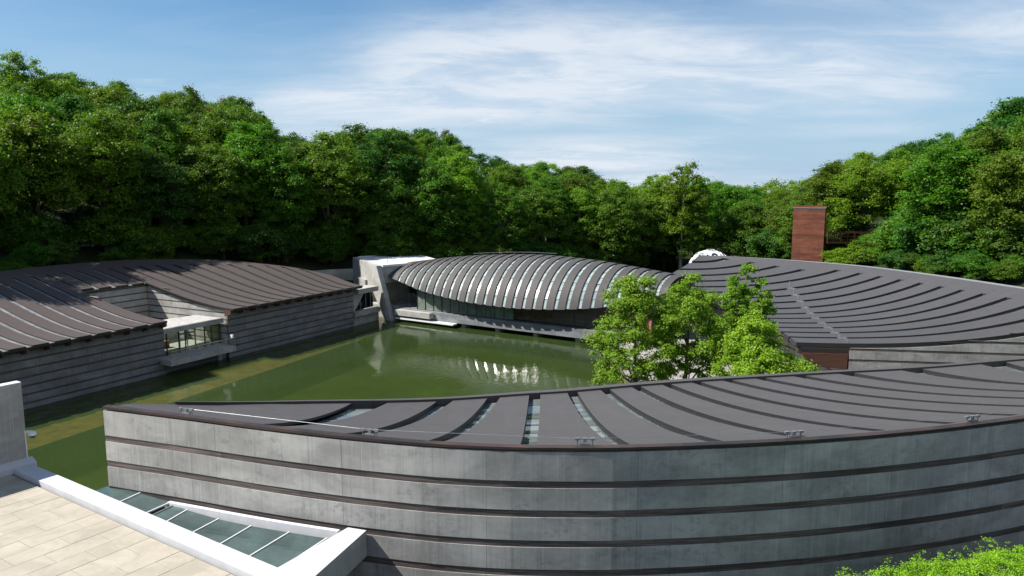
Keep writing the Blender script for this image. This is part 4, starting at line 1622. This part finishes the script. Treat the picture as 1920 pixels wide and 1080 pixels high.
# understory bush reaching to the ground
LOW = (6.0, 3.0, 0.2) + tree_meshes("bush", 71, 6.0, 3.0, 0.2, 13000, 0.24, M['leaf_dark'], 110, 'bark', (0.12, 0.30))

cosp, sinp = math.cos(PITCH), math.sin(PITCH)


def pix(x, y, z):
    """where a point falls in the 1920 x 1080 frame (used to leave out trees no picture shows)"""
    z = z - CAM_Z
    fw, up = y * cosp - z * sinp, y * sinp + z * cosp
    return 960 + 1400 * x / fw, 540 - 1400 * up / fw, fw


sky_y = pchip([-400, -100, 0, 60, 130, 180, 240, 300, 400, 450, 490, 530, 600, 660, 720, 790, 830, 870, 950, 1050, 1110, 1160, 1240, 1300, 1340, 1400, 1470, 1500, 1530, 1590, 1650, 1700, 1740, 1790, 1860, 1895, 1925, 2100, 2400],
              [40, 80, 92, 112, 128, 158, 142, 168, 162, 178, 212, 232, 240, 238, 230, 240, 242, 288, 290, 302, 316, 330, 332, 338, 336, 346, 352, 354, 335, 285, 290, 272, 262, 246, 226, 180, 150, 90, 20])

cand = []
g = np.random.default_rng(5)
for yy in np.arange(20, 400, 1.0):
    pass
tries = 0
pts = []


def far_enough(x, y, dmin):
    for (a, b, _) in pts:
        if (a - x) ** 2 + (b - y) ** 2 < dmin * dmin:
            return False
    return True


def kind_zone(px):
    z = [(150, "over the brown roof's left end"), (330, "over the brown roof's notch"), (520, "over the brown roof's middle"), (650, "over the brown roof's far tip"),
         (800, "over the concrete pylon"), (920, "over the ribbed roof's left half"), (1040, "over the ribbed roof's crown"), (1160, "over the ribbed roof's right half"),
         (1290, "over the ribbed roof's right end"), (1400, "beyond the white dome"), (1485, "just left of the rusty tower"), (1560, "right behind the rusty tower"),
         (1690, "behind the rusty footbridge"), (1800, "over the right pavilion's middle"), (9999, "at the right picture edge")]
    for lim, s in z:
        if px < lim:
            return s


for _ in range(26000):
    y = 25 + 380 * g.random() ** 1.3
    x = (g.random() * 2 - 1) * (0.80 * y + 12)
    dl, zl = base_dist((x, y), LB, LBz, 1)
    dr, zr = base_dist((x, y), RB, RBz, -1)
    beyond = max(dl, dr)
    valley = beyond < 0 and y > 150
    if beyond < (4.0 if x < 0 and y < 118 else 1.5) and not valley:
        continue
    if beyond > 85 or (beyond > 45 and y < 70):
        continue
    if y < 55:
        continue
    if 8 < x < 41 and 118 < y < 143:
        continue
    if 42 < x < 66 and 108 < y < 121:
        continue
    if 30 < x < 43 and 95 < y < 136:
        continue
    if y < 111.5 and -0.615 < x / y < -0.545:
        continue
    if y < 95 and 0 < dr < 4.5:
        continue
    if y < 122 and 0.375 < x / y < 0.57:
        continue
    dmin = 5.6 + max(0, y - 110) * 0.016
    if not far_enough(x, y, dmin):
        continue
    pts.append((x, y, 'v' if valley else ('l' if dl > dr else 'r')))
pts.sort(key=lambda q: q[1])

cover = np.zeros((108, 192), np.float32)
# what the buildings hide
yy_, xx_ = np.mgrid[0:108, 0:192]
cover[yy_ * 10 > 500] = 1


def claim(px, py, rx, ry, gain):
    x0, x1 = int(max(0, (px - rx) / 10)), int(min(191, (px + rx) / 10))
    y0, y1 = int(max(0, (py - ry) / 10)), int(min(107, (py + ry) / 10))
    if x1 <= x0 or y1 <= y0:
        return 0, None
    sub = cover[y0:y1 + 1, x0:x1 + 1]
    e = (((xx_[y0:y1 + 1, x0:x1 + 1] * 10 + 5 - px) / rx) ** 2 + ((yy_[y0:y1 + 1, x0:x1 + 1] * 10 + 5 - py) / ry) ** 2) < 1
    free = float((e * (1 - sub)).sum())
    return free, (sub, e)


def put_tree(kind, x, y, z, sc, sz, mat_key, label, group, name="forest_tree", cat="tree", rz=None, bark=None):
    H, Rr, base, cm, tm = kind
    root = thing(name, label, cat, (x, y, z), rz if rz is not None else g.random() * 6.28, group)
    root.scale = (sc, sc, sz)
    c = bpy.data.objects.new("crown", cm)
    link(c, root)
    c.material_slots[0].link = 'OBJECT'
    c.material_slots[0].material = M[mat_key]
    t_ = bpy.data.objects.new("trunk", tm)
    link(t_, root)
    if bark:
        t_.material_slots[0].link = 'OBJECT'
        t_.material_slots[0].material = M[bark]
    return root


COL = {'leaf_mid': 'mid green', 'leaf_yellow': 'yellow green', 'leaf_dark': 'deep green', 'leaf_olive': 'olive brown'}
n_put = 0
for (x, y, sd_k) in pts:
    gz = ground_z(x, y)
    dl, _a = base_dist((x, y), LB, LBz, 1)
    dr, _b = base_dist((x, y), RB, RBz, -1)
    dd = max(dl, dr)
    k = int(g.integers(0, len(KINDS)))
    H, Rr, base = KINDS[k][:3]
    sc = g.uniform(0.85, 1.22) * (1 + max(0, y - 200) * 0.001)
    px, py, fw = pix(x, y, gz + H * sc)
    lim = sky_y(px)
    # height that would just touch the skyline
    ztop = CAM_Z + fw * math.tan(math.atan((540 - lim) / 1400) - PITCH) / 1.0
    hmax = ztop - gz + g.uniform(-4.5, 1.2)
    h = min(H * sc, hmax)
    if dd > 28 or sd_k == 'v':
        if hmax > h and hmax < H * sc * 1.35:
            h = hmax
    if h < 6.5:
        continue
    sz = h / H
    s = sc if h > 0.75 * H * sc else max(0.55, sc * (h / (H * sc)) ** 0.5)
    cz = gz + (base * sz + h) / 2
    cpx, cpy, fw = pix(x, y, cz)
    rx = Rr * s * 1400 / fw
    ry = (h - base * sz) / 2 * 1400 / fw
    if cpx + rx < -60 or cpx - rx > 1980:
        free, m = 0, None
        if not (-330 < cpx < 0 and y < 135 and dd < 30 and sd_k == 'l'):
            continue
        off = True
    else:
        off = False
        free, m = claim(cpx, cpy, rx, ry, 0.85)
        if free < (16 if y < 150 else 7) or m is None:
            continue
        sub, e = m
        sub[e] = np.maximum(sub[e], 0.9)
    if n_put > 292:
        continue
    r_ = g.random()
    if sd_k == 'l' and px <= 1000:
        mk = 'leaf_dark' if r_ < 0.30 else 'leaf_mid' if r_ < 0.74 else 'leaf_yellow' if r_ < 0.965 else 'leaf_olive'
    elif sd_k == 'v' or (px > 1000 and sd_k == 'l'):
        mk = 'leaf_yellow' if r_ < 0.5 else 'leaf_mid'
    else:
        mk = 'leaf_mid' if r_ < 0.45 else 'leaf_yellow' if r_ < 0.85 else 'leaf_dark'
    row = "at slope foot" if dd < 9 else "midway upslope" if dd < 26 else "on the skyline"
    if sd_k == 'v':
        row = "far down valley" if y > 190 else "in valley"
    shape = "tall" if h > 19 else "rounded" if h > 13 else "low"
    side = {"l": "woodland trees on the left hillside", "r": "woodland trees on the right hillside", "v": "trees in the valley behind the museum"}[sd_k]
    if off:
        lab = "%s %s tree %s just left of the picture" % (shape, COL[mk], row)
    else:
        lab = "%s %s tree %s %s" % (shape, COL[mk], row, kind_zone(cpx))
    put_tree(KINDS[k], x, y, gz - 0.2, s, sz, mk, lab, side)
    n_put += 1
print("forest trees", n_put)

# far woods that close the valley: one mass, hundreds of metres away
fc, fr = [], []
for i in range(420):
    y = g.uniform(400, 500)
    x = g.uniform(-0.25, 0.85) * y * 0.62
    for j in range(3):
        fc.append((x + g.uniform(-4, 4), y + g.uniform(-4, 4), g.uniform(2, 19) + 2.5 * math.sin(x * 0.045) + 0.012 * (y - 400)))
        fr.append(g.uniform(2.0, 4.2))
fw_me = leaf_cloud("distant_woods", np.array(fc), np.array(fr), 90000, 1.25, M['leaf_yellow'], 555)
tag(link(bpy.data.objects.new("distant_woods", fw_me)), "far wooded ridge closing the valley at the horizon", kind='stuff')

# single trees that stand out
put_tree(KINDS[7], 34.0, 150, ground_z(34, 150), 1.1, 1.15, 'leaf_yellow', "slender open tree with a pale leaning trunk left of the white dome", None, bark='bark_pale')
put_tree(KINDS[4], 20.5, 146, ground_z(20.5, 146), 0.95, 0.95, 'leaf_mid', "bushy light green tree behind the right end of the ribbed roof", None)
# young trees and shrubs behind the roofs
yt = [(15.0, 123.5, 4.6, 1.0, 'leaf_lime', "pale lime sapling standing behind the right half of the ribbed roof"),
      (24.5, 113.0, 6.6, 1.25, 'leaf_plane', "leafy young tree between the ribbed roof and the right pavilion"),
      (-1.5, 124.0, 3.6, 0.7, 'leaf_mid', "small pointed shrub behind the crown of the ribbed roof"),
      (-9.5, 126.0, 6.4, 1.2, 'leaf_dark', "dark round shrub behind the left half of the ribbed roof"),
      (43.5, 101.0, 5.0, 1.3, 'leaf_lime', "bright leafy bush at the left foot of the rusty tower")]
for i, (x, y, h, r, mk, lab) in enumerate(yt):
    cm, tm = tree_meshes("young_tree", 90 + i, h, r * 1.5, h * 0.25, 2600, 0.26, M[mk], 30, 'bark', (0.2, 0.36))
    put_tree((h, r, 1, cm, tm), x, y, ground_z(x, y) if y > 120 else ground_z(x, y), 1, 1, mk, lab, None, name="young_tree")
# shrubs along the wood edge behind the far gallery roof
n_s = 0
for i in range(26):
    a = -26 + i * 2.35 + g.uniform(-0.6, 0.6)
    n = nB(min(a, 28)) + g.uniform(1.6, 4.5)
    x, y, _z = Lp(a, n, 0)
    cpx = pix(x, y, 10)[0]
    if cpx > 690:
        continue
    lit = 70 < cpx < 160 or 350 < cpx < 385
    mk = 'leaf_plane' if lit else ('leaf_dark' if g.random() < 0.6 else 'leaf_mid')  # sunlit shrubs: the sun is put into a brighter leaf colour
    H_, R_, b_, cm, tm = LOW
    hh = g.uniform(0.9, 1.3) if 95 < cpx < 200 else g.uniform(1.6, 3.2)
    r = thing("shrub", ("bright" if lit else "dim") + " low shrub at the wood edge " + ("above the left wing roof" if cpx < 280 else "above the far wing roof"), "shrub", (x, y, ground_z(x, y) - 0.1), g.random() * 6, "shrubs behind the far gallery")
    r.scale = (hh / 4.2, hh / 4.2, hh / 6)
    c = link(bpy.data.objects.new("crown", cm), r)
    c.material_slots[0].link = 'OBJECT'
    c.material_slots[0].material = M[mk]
    link(bpy.data.objects.new("trunk", tm), r)
    n_s += 1
# understory at the foot of the slopes
for i in range(230):
    for _ in range(50):
        right_ = i % 2
        y = g.uniform(60, 135) if right_ else g.uniform(85, 175)
        x = g.uniform(36, 70) if right_ else g.uniform(-75, 50)
        dl = base_dist((x, y), LB, LBz, 1)[0]
        dr = base_dist((x, y), RB, RBz, -1)[0]
        dd = max(dl, dr)
        if -0.2 < dd < (10 if right_ else 7) and abs(x) < 0.75 * y and not (41 < x < 50 and 108 < y < 121):
            break
    else:
        continue
    gz = ground_z(x, y)
    cpx, cpy, fw = pix(x, y, gz + 3)
    H_, R_, b_, cm, tm = LOW
    hh = (g.uniform(2.4, 4.2) if dd < 4 else g.uniform(4.0, 7.5)) if right_ else g.uniform(3.0, 7.5)
    sc = hh / 5.0
    if 1450 < cpx < 1690 and y < 121:
        continue
    if (y < 113 and 105 < cpx < 185) or (-38 < x < -22 and y < 128):
        continue
    if pix(x, y, gz + hh)[1] > 488 or cpx > 1930 or cpx < -10:
        continue
    left = dl > dr
    mk = 'leaf_dark' if g.random() < 0.5 else 'leaf_mid'
    r = thing("understory_bush", "%s %s bush at slope foot %s" % ("tall" if hh > 4.2 else "low", COL[mk], kind_zone(cpx)), "bush", (x, y, gz - 0.2), g.random() * 6, "undergrowth bushes below the trees")
    r.scale = (sc, sc, hh / 6)
    c = link(bpy.data.objects.new("crown", cm), r)
    c.material_slots[0].link = 'OBJECT'
    c.material_slots[0].material = M[mk]
    link(bpy.data.objects.new("trunk", tm), r)

# low growth under the footbridge
for i, (x, y, hh) in enumerate([(47.5, 107.5, 1.9), (50.0, 105.5, 2.4), (52.3, 104.0, 2.2), (54.5, 107.0, 2.8), (50.6, 110.0, 2.3), (53.0, 111.5, 2.6), (56.8, 109.5, 3.0), (57.5, 105.0, 2.6), (49.0, 112.0, 2.2), (55.5, 113.5, 2.4)]):
    H_, R_, b_, cm, tm = LOW
    r = thing("understory_bush", "low mid green bush below the rusty footbridge", "bush", (x, y, ground_z(x, y) - 0.2), g.random() * 6, "undergrowth bushes below the trees")
    r.scale = (0.75, 0.75, hh / 6)
    c = link(bpy.data.objects.new("crown", cm), r)
    c.material_slots[0].link = 'OBJECT'
    c.material_slots[0].material = M['leaf_mid' if i % 2 else 'leaf_yellow']
    link(bpy.data.objects.new("trunk", tm), r)

# courtyard trees: each its own crown
ct = [  # x, y, height, radius, crown base, material, seed, label
    (9.9, 58.5, 12.3, 3.7, 0.5, 'leaf_plane', 201, "tall bright courtyard tree at the pond edge, leftmost of the four"),
    (14.4, 60.5, 11.8, 3.5, 0.5, 'leaf_plane', 202, "full bright courtyard tree second from left, in the middle of the cluster"),
    (20.1, 63.0, 12.2, 2.5, 1.5, 'leaf_plane', 203, "slim upright courtyard tree, rearmost by the pavilion roof"),
    (17.6, 53.0, 10.0, 3.3, 0.3, 'leaf_lime', 204, "short pale lime courtyard tree nearest the grey roof, rightmost of the four"),
]
for x, y, h, r, b, mk, sd_, lab in ct:
    cm, tm = tree_meshes("courtyard_tree", sd_, h, r, b, 40000, 0.18, M[mk], 260, 'bark', (0.05, 0.22), 0.22, 1.7)
    put_tree((h, r, b, cm, tm), x, y, 1.1, 1, 1, mk, lab, None, name="courtyard_tree", rz=0)

for i, (x, y, h, rr_, mk, lab) in enumerate([(12.9, 52.5, 3.4, 1.6, 'leaf_lime', "low lime bush by the courtyard railing at the pond edge"),
                                  (15.6, 51.0, 3.2, 1.8, 'leaf_plane', "low green bush between the courtyard trees and the grey roof"),
                                  (22.6, 57.5, 5.4, 2.3, 'leaf_plane', "round bright bush below the cedar corner beam of the pavilion")]):
    cm, tm = tree_meshes("courtyard_bush", 220 + i, h, rr_, 0.2, 8000, 0.22, M[mk], 60, 'bark', (0.14, 0.28))
    put_tree((h, rr_, 0.2, cm, tm), x, y, 1.1, 1, 1, mk, lab, None, name="courtyard_bush", cat="bush")

# clipped hedge in the near right corner
cs, rs = [], []
for i in range(1500):
    x = 7.2 + 8.0 * g.random()
    y = 14.6 + 4.2 * g.random()
    top = 9.75 + 1.05 * smooth01((x - 7.0) / 6.5) + 0.10 * math.sin(x * 3.1) + 0.08 * math.sin(y * 4.3 + x)
    cs.append((x, y, top - 0.15 - 0.5 * (g.random() ** 2) - 0.10 * abs(y - 16.8) ** 1.5))
    rs.append(g.uniform(0.08, 0.24))
for i in range(500):
    x, y, z = cs[int(g.integers(0, 1500))]
    cs.append((x + g.uniform(-0.1, 0.1), y + g.uniform(-0.1, 0.1), 9.75 + 1.05 * smooth01((x - 7.0) / 6.5) + 0.10 * math.sin(x * 3.1) + g.uniform(-0.05, 0.22) - 0.10 * abs(y - 16.8) ** 1.5))
    rs.append(g.uniform(0.05, 0.10))
hm = leaf_cloud("hedge_foliage", np.array(cs), np.array(rs), 130000, 0.05, M['leaf_hedge'], 301, up=0.6, squash=0.9, inner=0.5)
hd = thing("hedge", "bright green leafy hedge in the near right corner below the curved wall", "hedge", (10.5, 16.8, 9.8))
fo = link(bpy.data.objects.new("foliage", hm), hd)
stems = MB()
for i in range(40):
    x, y, z = cs[i * 35]
    stems.tube([(x, y, z - 2.2), (x + g.uniform(-.1, .1), y, z - 1.0), (x + g.uniform(-.2, .2), y + g.uniform(-.2, .2), z + 0.1)], [0.03, 0.022, 0.01], 5)
stems.build("stems", M['bark'], hd)
adopt(hd)

# where labels coincide, say which one it is from left to right
by = {}
for o in bpy.data.objects:
    if o.parent is None and o.get("label") and o.name.split(".")[0] in ("forest_tree", "understory_bush", "shrub"):
        by.setdefault(o["label"], []).append(o)
NUM = ["leftmost", "second from left", "third from left", "fourth from left", "fifth from left", "sixth from left", "seventh from left", "eighth from left", "ninth from left", "tenth from left", "eleventh from left", "twelfth from left", "thirteenth from left", "fourteenth from left", "fifteenth from left", "sixteenth from left"]
for lab, os_ in by.items():
    n = len(os_)
    if n < 2:
        continue
    os_.sort(key=lambda o: pix(o.location.x, o.location.y, o.location.z + 3)[0])
    for i, o in enumerate(os_):
        o["label"] = lab + ", " + ("rightmost" if i == n - 1 else "middle one" if n == 3 and i == 1 else NUM[min(i, 15)])
